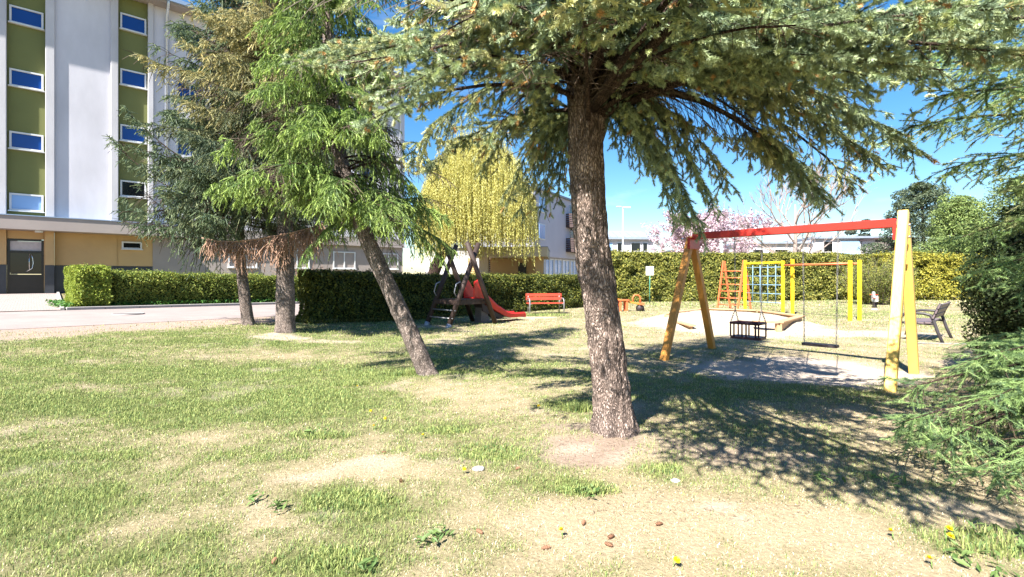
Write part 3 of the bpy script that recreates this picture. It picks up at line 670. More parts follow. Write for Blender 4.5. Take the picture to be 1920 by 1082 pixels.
# windows
def window(t, ztop, w, h, y, pane, par=bld, bar=False):
    fw = 0.075; m = MB(); zt = ztop + z0
    m.box((t + w / 2, y, zt - fw / 2), (w, 0.12, fw)); m.box((t + w / 2, y, zt - h + fw / 2), (w, 0.12, fw))
    for s_ in (fw / 2, w - fw / 2): m.box((t + s_, y, zt - h / 2), (fw, 0.118, h - 2 * fw))
    if bar: m.box((t + w / 2, y, zt - h / 2), (0.07, 0.10, h - 2 * fw))
    m.box((t + w / 2, y - 0.06, zt - h - 0.025), (w + 0.08, 0.20, 0.04))
    f = m.build('window', M['frame_white'], par)
    p = MB(); p.box((t + w / 2, y + 0.02, zt - h / 2), (w - 2 * fw + 0.01, 0.03, h - 2 * fw + 0.01)); p.build('pane', M[pane], f)
    return f
for k, zt in enumerate((14.4, 11.4, 8.43, 5.5)): window(0.08, zt, 1.16, 0.82, 0.13, 'pane' if k < 3 else 'pane_pale')
for k, zt in enumerate((15.54, 12.58, 9.62, 6.66)): window(4.15, zt, 1.10, 0.86, 0.13, 'pane' if k < 3 else 'pane_dark')
for w in wz:
    for t in wt: window(t, w, 1.28, 1.25, 0.22, 'pane', bar=True)
window(4.22, 3.42, 0.86, 0.40, 0.33, 'pane_dark')
for t in (9.2, 12.4, 15.6, 19.0): window(t, 3.3, 1.6, 1.2, 0.30, 'pane_dark', bar=True)
# roof, gutter, downpipes
b = MB(); b.box(((-14 + TE) / 2, 3.8, ZT + 0.13), (TE + 14.6, 9.2, 0.26)); bpart(b, 'roof', 'canopy')
b = MB(); b.box(((-14 + TE) / 2, -0.88, ZT + 0.20), (TE + 14.6, 0.16, 0.20)); b.box(((-14 + TE) / 2, 3.8, ZT + 0.30), (TE + 14.6, 9.0, 0.07)); bpart(b, 'gutter', 'roof_blue')
for t in (6.14, 15.15, 20.6):
    b = MB(); b.tube([(t, -0.85, ZT + 0.12), (t, -0.6, ZT - 0.15), (t, -0.08, ZT - 0.5), (t, -0.08, ZC + 0.1)], 0.07, 10)
    for zq in range(5): b.box((t, -0.06, ZC + 1.2 + zq * 2.4), (0.17, 0.13, 0.05))
    bpart(b, 'downpipe', 'metal')

def fpt(t, y=0): return (F0[0] + FU[0] * t - FU[1] * y, F0[1] + FU[1] * t + FU[0] * y)
# paved path to the door
pv0, pv1 = fpt(-9, 0.25), fpt(1.75, 0.25)
q1 = RO - RN * (RW - 0.0) + RD * 7.0; q0 = q1 - RD * 12
pq1 = G(117, 583)[:2]
sheet('path', (q0 - RN * 0.0, np.array(pq1)), (pv0, pv1), 30, 20, 0.02, M['paver'])
b = MB(); a_, c_ = np.array(pq1), np.array(pv1)
b.beam((*a_, float(g0(a_[0])) + 0.02), (*c_, float(g0(c_[0])) + 0.02), 0.1, 0.14); tag(b.build('path_edging', M['concrete']), kind='structure')
# manhole
c = G(240, 592); t = thing('manhole_cover', 'round iron manhole cover set in the grey road', 'manhole cover', (c[0], c[1], float(g0(c[0])) + 0.006))
b = MB(); b.tube([(0, 0, 0), (0, 0, 0.012)], [0.36, 0.355], 28); b.build('cover', M['iron'], t)
b = MB(); ring = [(0.40 * math.cos(a), 0.40 * math.sin(a), 0.004) for a in np.linspace(0, 2 * math.pi, 29)]; b.tube(ring, 0.022, 6, False); b.build('rim', M['concrete'], t)

# entrance pavilion beyond the hedge
YP = 29.0; xl, xr = -65 / F * YP, 70 / F * YP
pv = thing('entrance_pavilion', 'low beige pavilion with flat overhanging roof and ochre walls behind the slide', 'pavilion', ((xl + xr) / 2, YP + 2, 0), math.radians(-6))
hw = (xr - xl) / 2
b = MB(); b.box((0, -0.1, 3.0), (2 * hw + 0.2, 5.2, 0.55), 0, 0.02); b.build('roof', M['beige'], pv)
b = MB(); b.box((0, -0.1, 3.29), (2 * hw + 0.26, 5.26, 0.04)); b.build('roof_flashing', M['grey_roof'], pv)
b = MB(); b.box((0.15, 0.8, 1.35), (2 * hw - 1.2, 2.6, 2.72)); b.build('wall', M['ochre'], pv)
b = MB(); b.box((-hw + 0.55, -1.7, 1.36), (0.55, 0.5, 2.72)); b.build('pier', M['beige'], pv)
b = MB(); b.box((hw - 0.4, -1.7, 1.36), (0.5, 0.5, 2.72)); b.build('pier', M['ochre'], pv)
b = MB(); b.box((hw - 1.55, -0.53, 1.25), (0.5, 0.08, 2.3)); b.build('door', M['door'], pv)
# grey wing with two shuttered windows beside it
wg = thing('grey_annex', 'grey walled annex with two shuttered windows left of the beige pavilion', 'building', (-3.3, 33.0, 0), math.radians(-4))
b = MB(); b.box((0, 1.5, 1.75), (5.4, 3, 3.5)); b.build('wall', M['house'], wg); b = MB(); b.box((0, 1.5, 3.56), (5.7, 3.3, 0.12)); b.build('roof', M['grey_roof'], wg)
for xo in (0.55, 1.75):
    b = MB()
    for q in range(9): b.box((xo, -0.04, 1.72 + q * 0.13), (0.55, 0.05, 0.10))
    sh = b.build('shutter', M['brown'] if xo > 1 else M['ochre'], wg)
    b = MB(); b.box((xo, 0.0, 2.24), (0.70, 0.04, 1.35)); b.build('frame', M['frame_white'], sh)

# white block with dark balconies behind the big trunk
ap = thing('balcony_building', 'white block, tinted lilac for shade, with dark slatted balconies and blue glazed ground floor behind the thick trunk', 'building', (3.0, 40.0, 0), math.radians(60))
b = MB(); b.box((2.9, 3.5, 5.85), (10.8, 7.0, 5.3)); b.build('wall', M['shaded_white'], ap)
b = MB(); b.box((2.9, 3.6, 1.6), (10.6, 6.6, 3.2)); b.build('ground_floor_wall', M['shaded_white'], ap)
b = MB(); b.box((2.9, 3.5, 8.58), (11.2, 7.4, 0.16)); b.build('roof', M['grey_roof'], ap)
for xq in range(5):
    f = MB(); x0 = -1.75 + xq * 1.75
    for z_ in (0.25, 1.6, 3.05): f.box((x0 + 0.8, 0.27, z_), (1.6, 0.1, 0.08))
    for x_ in (0.04, 0.8, 1.56): f.box((x0 + x_, 0.268, 1.65), (0.08, 0.09, 2.72))
    fo = f.build('window', M['frame_white'], ap); p = MB(); p.box((x0 + 0.8, 0.29, 1.65), (1.55, 0.02, 2.75)); p.build('pane', M['pane_pale'], fo)
for z_ in (4.3, 6.5):
    b = MB(); b.box((5.4, -0.40, z_ - 0.45), (3.4, 0.8, 0.14))
    for q in range(6): b.box((5.4, -0.78, z_ - 0.3 + q * 0.19), (3.4, 0.04, 0.14))
    for q in range(6):
        for s_ in (-1.68, 1.68): b.box((5.4 + s_, -0.38, z_ - 0.3 + q * 0.19), (0.04, 0.74, 0.14))
    b.build('balcony', M['brown'], ap)
    f = MB(); f.box((5.2, -0.02, z_ + 0.7), (1.5, 0.06, 1.9)); fo = f.build('window', M['frame_white'], ap); p = MB(); p.box((5.2, -0.06, z_ + 0.7), (1.3, 0.03, 1.8)); p.build('pane', M['pane_dark'], fo)
    f = MB(); f.box((-1.2, -0.02, z_ + 0.9), (1.2, 0.06, 1.3)); fo = f.build('window', M['frame_white'], ap); p = MB(); p.box((-1.2, -0.06, z_ + 0.9), (1.04, 0.03, 1.14)); p.build('pane', M['pane_pale'], fo)

# houses beyond the tall hedge
hs_ = thing('white_house', 'white house with blue grey roof panels just right of the thick trunk', 'house', (14.5, 70, 0), math.radians(4))
b = MB(); b.box((0, 4, 3.55), (12.4, 8, 7.1)); b.build('wall', M['house'], hs_)
b = MB(); b.add([(-3.2, -0.6, 7.2), (6.5, -0.6, 7.2), (5.6, 3.5, 8.6), (-1.6, 3.5, 8.6), (-3.2, 8.3, 7.2), (6.5, 8.3, 7.2), (-3.2, -0.6, 7.02), (6.5, -0.6, 7.02), (6.5, 8.3, 7.02), (-3.2, 8.3, 7.02)],
          [(0, 1, 2, 3), (3, 2, 5, 4), (1, 5, 2), (0, 3, 4), (6, 7, 1, 0), (7, 8, 5, 1), (8, 9, 4, 5), (9, 6, 0, 4)]); b.build('roof', M['grey_roof'], hs_)
b = MB()
for xq in range(6): b.add([(-1.2 + xq * 1.05, -0.42, 7.34), (-0.22 + xq * 1.05, -0.42, 7.34), (-0.22 + xq * 1.05, 2.9, 8.44), (-1.2 + xq * 1.05, 2.9, 8.44), (-1.2 + xq * 1.05, -0.42, 7.28), (-0.22 + xq * 1.05, -0.42, 7.28), (-0.22 + xq * 1.05, 2.9, 8.38), (-1.2 + xq * 1.05, 2.9, 8.38)], [(0, 1, 2, 3), (4, 7, 6, 5), (0, 4, 5, 1), (1, 5, 6, 2), (2, 6, 7, 3), (3, 7, 4, 0)])
b.build('solar_panel', M['grey_roof'], hs_)
for x_, w_ in ((-1.0, 2.2), (1.2, 0.6), (3.6, 1.3), (5.0, 0.6)):
    f = MB(); f.box((x_, -0.02, 5.7), (w_ + 0.2, 0.08, 1.8)); fo = f.build('window', M['frame_white'], hs_); p = MB(); p.box((x_, -0.07, 5.7), (w_, 0.03, 1.6)); p.build('pane', M['pane_dark'] if w_ < 2 else M['pane_pale'], fo)
b = MB(); b.box((1.5, -0.7, 4.35), (9.0, 1.3, 0.18))
for q in range(19): b.box((-2.9 + q * 0.49, -1.32, 4.85), (0.05, 0.04, 0.8))
b.box((1.5, -1.32, 5.27), (9.0, 0.06, 0.06)); b.build('balcony', M['house'], hs_)
b = MB(); b.tube([(5.9, -0.5, 5.6), (5.9, -0.62, 5.62)], [0.5, 0.42], 16); b.build('satellite_dish', M['lampgrey'], hs_)

h2 = thing('terraced_house', 'long low white terraced house with grey flat roof behind the swing beam', 'house', (38, 61, 0), math.radians(-7))
b = MB(); b.box((-4.5, 4, 2.9), (9.0, 8, 5.8)); b.box((4.5, 4.0, 3.2), (9.0, 8, 6.4)); b.build('wall', M['house'], h2)
b = MB(); b.box((-4.6, 3.9, 5.9), (9.3, 8.6, 0.22)); b.box((4.6, 3.9, 6.52), (9.3, 8.6, 0.26)); b.build('roof', M['grey_roof'], h2)
b = MB(); b.box((4.6, -1.0, 3.72), (8.6, 1.9, 0.2))
for q in range(30): b.box((0.5 + q * 0.28, -1.9, 4.2), (0.04, 0.04, 0.8))
b.box((4.6, -1.9, 4.62), (8.6, 0.06, 0.06)); b.build('balcony', M['house'], h2)
for x_, z_, w_, hh in ((-6.4, 4.4, 1.2, 1.3), (-3.6, 4.4, 1.5, 1.3), (-1.6, 4.4, 0.8, 1.3), (2.0, 5.0, 1.0, 2.0), (4.6, 5.0, 2.2, 2.0), (7.4, 5.0, 1.2, 2.0)):
    f = MB(); f.box((x_, -0.02, z_), (w_ + 0.2, 0.08, hh + 0.2)); fo = f.build('window', M['frame_white'], h2); p = MB(); p.box((x_, -0.07, z_), (w_, 0.03, hh)); p.build('pane', M['pane_dark'] if x_ != 4.6 else M['pane_pale'], fo)
b = MB(); b.box((-1.0, 3, 6.6), (0.7, 0.7, 1.3)); b.build('chimney', M['house'], h2)
h3 = thing('brown_gabled_house', 'small house with brown upper wall seen right of the white terrace', 'house', (45.5, 57, 0), math.radians(-10))
b = MB(); b.box((0, 3, 2.2), (4.2, 6, 4.4)); b.build('wall', M['house'], h3); b = MB(); b.box((0, 3, 5.2), (4.4, 6.2, 1.6)); b.build('upper_wall', M['canopy'], h3); b = MB(); b.box((0, 3, 6.1), (4.9, 6.8, 0.2)); b.build('roof', M['brown'], h3)
h4 = thing('far_white_house', 'white two storey house mostly hidden behind pink blossom', 'house', (27.5, 66, 0), math.radians(-3))
b = MB(); b.box((0, 4, 2.7), (8, 8, 5.4)); b.build('wall', M['house'], h4); b = MB(); b.box((0, 4, 5.5), (8.5, 8.5, 0.2)); b.build('roof', M['grey_roof'], h4)
for x_ in (-2.5, 0.2, 2.6):
    f = MB(); f.box((x_, -0.02, 4.0), (1.3, 0.08, 1.5)); fo = f.build('window', M['frame_white'], h4); p = MB(); p.box((x_, -0.07, 4.0), (1.1, 0.03, 1.3)); p.build('pane', M['pane_dark'], fo)
# lamps
t = thing('street_lamp', 'tall grey street lamp in front of the white house', 'street lamp', (10.4, 45, 0))
b = MB(); b.tube([(0, 0, 0), (0, 0, 4), (0, 0, 8.0)], [0.11, 0.08, 0.06], 10); b.build('pole', M['lampgrey'], t)
b = MB(); b.box((0.35, 0, 8.05), (0.8, 0.26, 0.14), 0, 0.05); b.build('lamp_head', M['lampgrey'], t)
b = MB(); b.box((-0.38, 0, 8.12), (0.5, 0.3, 0.10), 0, 0.05); b.build('lamp_head', M['lampgrey'], t)
t = thing('grey_pole', 'short pale grey post rising behind the hedge above the orange ladder', 'post', (14.4, 33, 0))
b = MB(); b.tube([(0, 0, 0), (0, 0, 3.9)], [0.12, 0.11], 12); b.build('post', M['lampgrey'], t); b = MB(); b.tube([(0, 0, 3.9), (0, 0, 4.0)], [0.14, 0.13], 12); b.build('cap', M['frame_white'], t)

# ================================================================== PLAYGROUND
# swing frame
fa, fb = np.array((3.56, 9.36)), np.array((5.66, 7.10)); be = unit(fb - fa); pe = np.array((be[1], -be[0])) * -1   # pe: away from the camera
if pe[1] < 0: pe = -pe
BZ = 2.30
sw = thing('swing_frame', 'large yellow timber swing frame with long red top beam', 'swing frame', (float((fa + fb)[0] / 2), float((fa + fb)[1] / 2), 0))
so_ = np.array((*((fa + fb) / 2), 0))
def W2(p, z): return np.array((p[0], p[1], z)) - so_
for q, (c, m) in enumerate(((fa, 'orange'), (fb, 'yellow'))):  # far legs get the shaded copy of the timber, near legs the sunlit one
    sg = -1 if q == 0 else 1
    for s_, top in ((-1, 2.46), (1, 2.28)):
        ft = c + pe * s_ * 1.0 + be * sg * 0.10; tp = c + pe * s_ * (-0.04 if s_ < 0 else 0.10) + be * (sg * 0.10)
        zf = float(gz(ft[0], ft[1])) - 0.06
        b = MB(); b.beam(W2(ft, zf), W2(tp, top if q else 2.28), 0.125, 0.125, (*be, 0)); b.build('leg', M[m], sw)
    kq = 0.20 if q == 0 else 0.12; b = MB(); b.beam(W2(c + be * sg * 0.02 - pe * kq, BZ - 0.14), W2(c + be * sg * 0.02 + pe * kq, BZ - 0.14), 0.05, 0.22, (0, 0, 1)); b.build('bracket', M['red'], sw)
    b = MB()
    for dz in (-0.05, -0.22):
        p_ = c + be * (sg * 0.17) - pe * 0.12; b.tube([W2(p_, BZ + dz), W2(p_ + be * sg * 0.03, BZ + dz)], 0.02, 8)
    b.build('bolt', M['steel'], sw)
b = MB(); b.beam(W2(fa - be * 0.02, BZ), W2(fb + be * 0.02, BZ), 0.11, 0.13); b.build('top_beam', M['red'], sw)
def chain_links(b, p, q, lk=0.045):
    p = Vector(p); q = Vector(q); n = max(2, int((q - p).length / lk)); d = (q - p) / n; t = d.normalized(); x = t.orthogonal().normalized(); y = t.cross(x)
    for k in range(n):
        u = x if k % 2 else y; a = p + d * (k - 0.12); c = p + d * (k + 1.12)
        for s_ in (-1, 1): b.beam(a + u * 0.009 * s_, c + u * 0.009 * s_, 0.006, 0.006)
# flat seat
c = fa + (fb - fa) * 0.689; t = thing('flat_swing', 'flat black rubber swing seat on two chains, right of the basket seat', 'swing', (c[0], c[1], 0.40), math.atan2(be[1], be[0]))
b = MB(); b.box((0, 0, 0.0), (0.50, 0.19, 0.04), 0, 0.03); b.build('seat', M['rubber'], t)
for s_ in (-1, 1):
    b = MB(); chain_links(b, (0.225 * s_, 0, 0.02), (0.25 * s_, 0, BZ - 0.45)); b.build('chain', M['chain'], t)
# basket seat
c = fa + (fb - fa) * 0.325; t = thing('basket_swing', 'dark maroon toddler basket swing seat with barred sides on chains', 'swing', (c[0], c[1], 0.42), math.atan2(be[1], be[0]))
b = MB(); b.box((0, 0, 0.0), (0.52, 0.36, 0.045), 0, 0.05); b.build('seat', M['maroon'], t)
b = MB(); b.tube([(-0.24, -0.17, 0.26), (0.24, -0.17, 0.26), (0.24, 0.17, 0.26), (-0.24, 0.17, 0.26), (-0.24, -0.17, 0.26)], 0.022, 8); b.build('rail', M['maroon'], t)
for x_, y_ in ((-.24, -.17), (-.18, -.17), (-.04, -.17), (0.03, -.17), (.19, -.17), (.24, -.17), (-.24, .17), (.24, .17), (-.05, .17), (.06, .17)):
    b = MB(); b.tube([(x_, y_, 0.02), (x_, y_, 0.26)], 0.015, 6); b.build('bar', M['maroon'], t)
for s_ in (-1, 1):
    b = MB(); chain_links(b, (0.24 * s_, -0.17, 0.27), (0.225 * s_, 0, 0.50)); chain_links(b, (0.24 * s_, 0.17, 0.27), (0.225 * s_, 0, 0.50)); chain_links(b, (0.225 * s_, 0, 0.50), (0.235 * s_, 0, BZ - 0.48)); b.build('chain', M['chain'], t)

# slide
sl = thing('slide', 'red chute slide on dark crossed log frame with small platform', 'slide', (-1.6, 15.2, 0), math.atan2(0.69, 0.72))
# local x runs down the slide, local y towards the hedge side
for y_ in (-0.57, 0.57):
    for s_ in (-1, 1):
        b = MB(); b.tube([(-0.92 * s_, y_ + 0.055 * s_, -0.05), (0.27 * s_, y_ + 0.055 * s_, 2.56)], 0.078, 12); lg = b.build('pole', M['log'], sl)
        if s_ > 0: b = MB(); b.tube([(-0.925, y_ + 0.055, -0.06), (-0.855, y_ + 0.055, 0.10)], 0.081, 12); b.build('shoe', M['galv'], lg)
b = MB()
for q in range(5): b.box((-0.30 + q * 0.205, 0, 0.80), (0.195, 1.02, 0.05), 0, 0.004)
b.build('platform', M['log'], sl)
b = MB()
for y_ in (-0.46, 0.46): b.beam((-0.62, y_, 0.72), (0.66, y_, 0.72), 0.09, 0.12)
b.beam((-0.60, -0.6, 0.74), (-0.60, 0.6, 0.74), 0.09, 0.14); b.build('platform_beam', M['log'], sl)
for k, z_ in enumerate((0.27, 0.50)):
    b = MB(); xx = -0.92 + z_ * 0.456; b.tube([(xx, -0.6, z_), (xx, 0.6, z_)], 0.022, 10); b.build('rung', M['bench_tube'], sl)
for y_ in (-0.52, 0.52):
    b = MB(); b.tube([(-0.60, y_, 0.92), (-0.68, y_, 1.05), (-0.60, y_, 1.30), (-0.46, y_, 1.36)], 0.018, 8); b.build('grab_rail', M['galv'], sl)
prof = [(0.30, 0.86, 0.50), (0.46, 0.85, 0.58), (0.62, 0.80, 0.42), (0.85, 0.66, 0.27), (1.25, 0.42, 0.19), (1.65, 0.235, 0.16), (1.90, 0.165, 0.15), (2.15, 0.155, 0.14), (2.55, 0.165, 0.13), (2.62, 0.13, 0.10)]
b = MB(); vs = []; hwid = 0.25
for x_, z_, wl in prof:
    vs += [(x_, -hwid - 0.05, z_ + wl - 0.05), (x_, -hwid - 0.04, z_ + wl), (x_, -hwid, z_ + wl), (x_, -hwid + 0.02, z_ + 0.02), (x_, -hwid + 0.07, z_), (x_, hwid - 0.07, z_), (x_, hwid - 0.02, z_ + 0.02), (x_, hwid, z_ + wl), (x_, hwid + 0.04, z_ + wl), (x_, hwid + 0.05, z_ + wl - 0.05), (x_, hwid + 0.01, z_ - 0.03), (x_, -hwid - 0.01, z_ - 0.03)]
n = 12; b.add(vs, [(i * n + j, (i + 1) * n + j, (i + 1) * n + (j + 1) % n, i * n + (j + 1) % n) for i in range(len(prof) - 1) for j in range(n)] + [tuple(range(n)), tuple((len(prof) - 1) * n + j for j in range(n - 1, -1, -1))], False)
b.build('chute', M['chute'], sl)
b = MB(); b.add([(0.66, -0.2, 0.70), (1.25, -0.2, 0.36), (1.7, -0.2, 0.18), (1.5, -0.2, 0.10), (0.72, -0.2, 0.40), (0.66, 0.2, 0.70), (1.25, 0.2, 0.36), (1.7, 0.2, 0.18), (1.5, 0.2, 0.10), (0.72, 0.2, 0.40)],
    [(0, 1, 2, 3, 4), (9, 8, 7, 6, 5), (0, 5, 6, 1), (2, 7, 8, 3), (3, 8, 9, 4), (4, 9, 5, 0), (1, 6, 7, 2)]); b.build('chute_underside', M['rubber'], sl)
b = MB(); b.add([(0.66, -0.16, -0.04), (1.15, -0.16, -0.04), (0.95, -0.16, 0.30), (0.70, -0.16, 0.55), (0.66, 0.16, -0.04), (1.15, 0.16, -0.04), (0.95, 0.16, 0.30), (0.70, 0.16, 0.55)], [(0, 1, 2, 3), (7, 6, 5, 4), (0, 4, 5, 1), (1, 5, 6, 2), (2, 6, 7, 3), (3, 7, 4, 0)]); b.build('support_plate', M['iron'], sl)

# red bench in front of the hedge (local x along the seat, -y faces the viewer)
rb = thing('red_bench', 'bench with red slatted back and grey tube frame in front of the hedge', 'bench', (*G(1022, 588)[:2], 0), math.radians(12))
for q, y_ in enumerate((-0.22, -0.07, 0.08)):
    b = MB(); b.box((0, y_, 0.44), (1.55, 0.125, 0.035), 0, 0.01); b.build('seat_slat', M['bench_red'], rb)
for z_, y_ in ((0.62, 0.17), (0.77, 0.20)):
    b = MB(); b.box((0, y_, z_), (1.55, 0.03, 0.125), 0, 0.005); b.build('back_slat', M['bench_red'], rb)
for s_ in (-1, 1):
    x_ = 0.72 * s_
    b = MB(); b.tube([(x_, -0.30, -0.03), (x_, -0.30, 0.30), (x_, -0.29, 0.55), (x_, -0.22, 0.63), (x_, 0.02, 0.63), (x_, 0.10, 0.58), (x_, 0.12, 0.42)], 0.024, 10); b.build('armrest', M['bench_tube'], rb)
    b = MB(); b.tube([(x_ - .05 * s_, 0.22, -0.03), (x_ - .05 * s_, 0.16, 0.40), (x_ - .05 * s_, 0.22, 0.84)], 0.024, 10); b.tube([(x_ - .05 * s_, -0.29, 0.41), (x_ - .05 * s_, 0.16, 0.41)], 0.02, 8); b.build('leg', M['bench_tube'], rb)

# dark bench at the right, its back towards the right
kb = thing('dark_bench', 'dark grey bench with curved armrests at right beside the yellow swing post', 'bench', (10.05, 11.75, 0), math.radians(42))
for q in range(4):
    b = MB(); b.box((0, 0.18 - q * 0.125, 0.45 - 0.008 * (3 - q)), (1.60, 0.108, 0.035), 0, 0.01); b.build('seat_slat', M['slat_dark'], kb)
# this bench faces local +y, the back stands on local -y
for q in range(3):
    b = MB(); b.beam((-0.8, -0.30 - 0.045 * q, 0.60 + 0.115 * q), (0.8, -0.30 - 0.045 * q, 0.60 + 0.115 * q), 0.03, 0.10, (0, -0.35, 1)); b.build('back_slat', M['slat_dark'], kb)
for s_ in (-1, 1):
    x_ = 0.74 * s_
    b = MB(); pts = [(x_, 0.44, -0.03), (x_, 0.38, 0.22), (x_, 0.32, 0.44), (x_, 0.30, 0.56), (x_, 0.24, 0.63), (x_, 0.12, 0.66), (x_, -0.12, 0.655), (x_, -0.24, 0.62), (x_, -0.29, 0.50), (x_, -0.36, 0.25), (x_, -0.46, -0.03)]
    b.tube(pts, [0.034] * 4 + [0.032] * 3 + [0.034] * 4, 10); b.tube([(x_, -0.28, 0.55), (x_, -0.34, 0.72), (x_, -0.42, 0.90)], 0.032, 10); b.tube([(x_, 0.33, 0.425), (x_, -0.30, 0.42)], 0.026, 8)
    b.build('side_frame', M['black'], kb)
tag(sheet('bench_kerb', (np.array((9.0, 10.85)), np.array((9.05, 11.0))), (np.array((11.0, 10.55)), np.array((11.05, 10.7))), 3, 20, 0.012, M['concrete']), kind='structure')

# notice sign
c = G(1218, 568); t = thing('sign_board', 'small white blank sign board on thin green pole by the hedge', 'sign', (c[0], c[1], c[2]))
b = MB(); b.tube([(0, 0, -0.05), (0.02, 0, 2.0)], 0.03, 8); b.build('pole', M['sign_pole'], t)
b = MB(); b.box((0, -0.045, 1.88), (0.46, 0.03, 0.52), 0, 0.005); b.build('board', M['sign'], t)

# seesaw
c = G(1160, 584); t = thing('seesaw', 'orange wooden seesaw with ring handle and tyre stop, half behind the thick trunk', 'seesaw', (c[0], c[1], c[2]), math.radians(12))
for x_ in (0.02, 0.33):
    b = MB()
    for y_ in (-0.12, 0.12): b.beam((x_, y_, -0.05), (x_, y_, 0.52), 0.09, 0.05, (0, 1, 0))
    b.box((x_, 0, 0.30), (0.06, 0.20, 0.10)); b.build('post', M['orange_red'], t)
b = MB(); b.box((0.17, 0, 0.50), (0.52, 0.34, 0.05)); b.build('post_cap', M['orange_red'], t)
b = MB(); b.beam((-1.35, 0, 0.80), (1.05, 0, 0.30), 0.15, 0.07); b.build('plank', M['orange'], t)
for x_, z_ in ((0.85, 0.36), (-1.15, 0.78)):
    b = MB(); b.tube([(x_ - 0.17, 0, z_ + 0.02), (x_ - 0.19, 0, z_ + 0.22), (x_ - 0.10, 0, z_ + 0.36), (x_ + 0.08, 0, z_ + 0.36), (x_ + 0.19, 0, z_ + 0.22), (x_ + 0.17, 0, z_ + 0.02)], 0.033, 8); b.build('handle', M['orange_red'], t)
b = MB(); b.tube([(1.02, -0.1, 0.12), (1.02, 0.1, 0.12)], 0.16, 14); b.build('tyre', M['rubber'], t)
b = MB(); b.box((1.05, 0, 0.33), (0.2, 0.3, 0.1)); b.build('seat', M['orange_red'], t)

# climbing frame
ca = np.array((10.1, 20.8)); cd = np.array((0.37, -0.93)); cd = cd / np.linalg.norm(cd); cp_ = np.array((cd[1], -cd[0])) * -1
cf = thing('climbing_frame', 'yellow post climbing frame with orange ladder, blue rope net and red monkey bars', 'climbing frame', (ca[0], ca[1], 0))
def C3(a, p, z): q = cd * a + cp_ * p; return (q[0], q[1], z)
st = dict(A=0.0, B=1.85, E=4.62)
for a_, p_, h_ in ((0, 0, 2.22), (1.85, -0.02, 2.16), (2.02, 0.30, 2.22), (4.55, -0.16, 2.08), (4.62, 0.22, 2.10)):
    b = MB(); b.beam(C3(a_, p_, -0.05), C3(a_, p_, h_), 0.10, 0.10, (*cd, 0)); b.build('post', M['bright_yellow'], cf)
b = MB(); b.beam(C3(-0.02, 0, 2.10), C3(1.9, 0, 2.10), 0.08, 0.08); b.build('top_bar', M['bright_yellow'], cf)
for p_ in (-0.10, 0.24):
    b = MB(); b.tube([C3(1.95, p_, 1.98), C3(4.6, p_, 1.98)], 0.035, 8); b.build('monkey_bar_rail', M['orange_red'], cf)
for k in range(8):
    a_ = 2.25 + k * 0.31; b = MB(); b.tube([C3(a_, -0.10, 1.98), C3(a_, 0.24, 1.98)], 0.018, 6); b.build('monkey_bar_rung', M['orange_red'], cf)
b = MB()
for k in range(4): b.tube([C3(0.38 + k * 0.37, 0.02, 0.45), C3(0.38 + k * 0.37, 0.02, 2.08)], 0.015, 6)
for k in range(5): b.tube([C3(0.02, 0.02, 0.47 + k * 0.36), C3(1.84, 0.02, 0.47 + k * 0.36)], 0.013, 6)
b.build('rope_net', M['rope'], cf)
for s_, col in ((-1, 'orange_red'), (1, 'orange_red')):
    b = MB()
    for a_ in (-0.04, -1.18): b.beam(C3(a_, 0.40 * s_, -0.05), C3(a_, 0.03 * s_, 2.24), 0.08, 0.05, (*cd, 0))
    ro = b.build('ladder_rail', M['orange_red'], cf)
    for k in range(6):
        z_ = 0.28 + k * 0.30; p_ = s_ * (0.40 - 0.37 * z_ / 2.24); b = MB(); b.tube([C3(-0.04, p_, z_), C3(-1.18, p_, z_)], 0.022, 6); b.build('rung', M['orange_red'], ro)

# sandbox boards
sb = thing('sandbox', 'low wooden sandbox brimming with pale sand, its boards half buried', 'sandbox', (SBC[0], SBC[1], 0))
V_ = [np.array(v) - np.array(SBC) for v in SBX]
for k, (i0, i1) in enumerate(((0, 1), (1, 2), (2, 3), (3, 4), (4, 5))):
    p, q = V_[i0], V_[i1]; b = MB(); zt = 0.33 if k < 4 else 0.16
    b.beam((*p, zt), (*q, zt), 0.20, 0.045, ch=0.006); e = unit(q - p); b.beam((*(p + e * 0.06), zt - 0.16), (*(q - e * 0.06), zt - 0.16), 0.05, 0.26, ch=0.004)
    b.build('board', M['plank'], sb)
p, q = V_[0], V_[0] + unit(V_[5] - V_[0]) * 0.62; b = MB(); b.beam((*(p + 0.01), 0.334), (*q, 0.334), 0.19, 0.045, ch=0.006); b.build('board', M['plank'], sb)
for k in (0, 4):
    b = MB(); b.box((*(V_[k] * 0.985), 0.10), (0.12, 0.12, 0.38)); b.build('corner_post', M['plank'], sb)

# spring rider
c = G(1640, 577); t = thing('spring_rider', 'small red and white spring rocker in front of the bushy shrub', 'spring rider', (c[0], c[1], c[2]), math.radians(70)); t.scale = (0.8, 0.8, 0.8)
b = MB(); b.tube([(0.11 * math.cos(a), 0.11 * math.sin(a), 0.02 + a * 0.009) for a in np.linspace(0, 12 * math.pi, 80)], 0.02, 6); b.build('spring', M['rubber'], t)
b = MB(); out = [(-0.42, 0.40), (-0.30, 0.36), (0.25, 0.36), (0.42, 0.48), (0.36, 0.86), (0.24, 0.98), (0.08, 0.95), (0.10, 0.78), (0.0, 0.60), (-0.25, 0.60), (-0.40, 0.74)]
b.add([(x_, -0.05, z_) for x_, z_ in out] + [(x_, 0.05, z_) for x_, z_ in out], [tuple(range(11)), tuple(range(21, 10, -1))] + [(i, 11 + i, 11 + (i + 1) % 11, (i + 1) % 11) for i in range(11)]); b.build('body', M['frame_white'], t)
b = MB(); b.box((-0.15, 0, 0.62), (0.32, 0.26, 0.05), 0, 0.04); b.build('seat', M['red'], t)
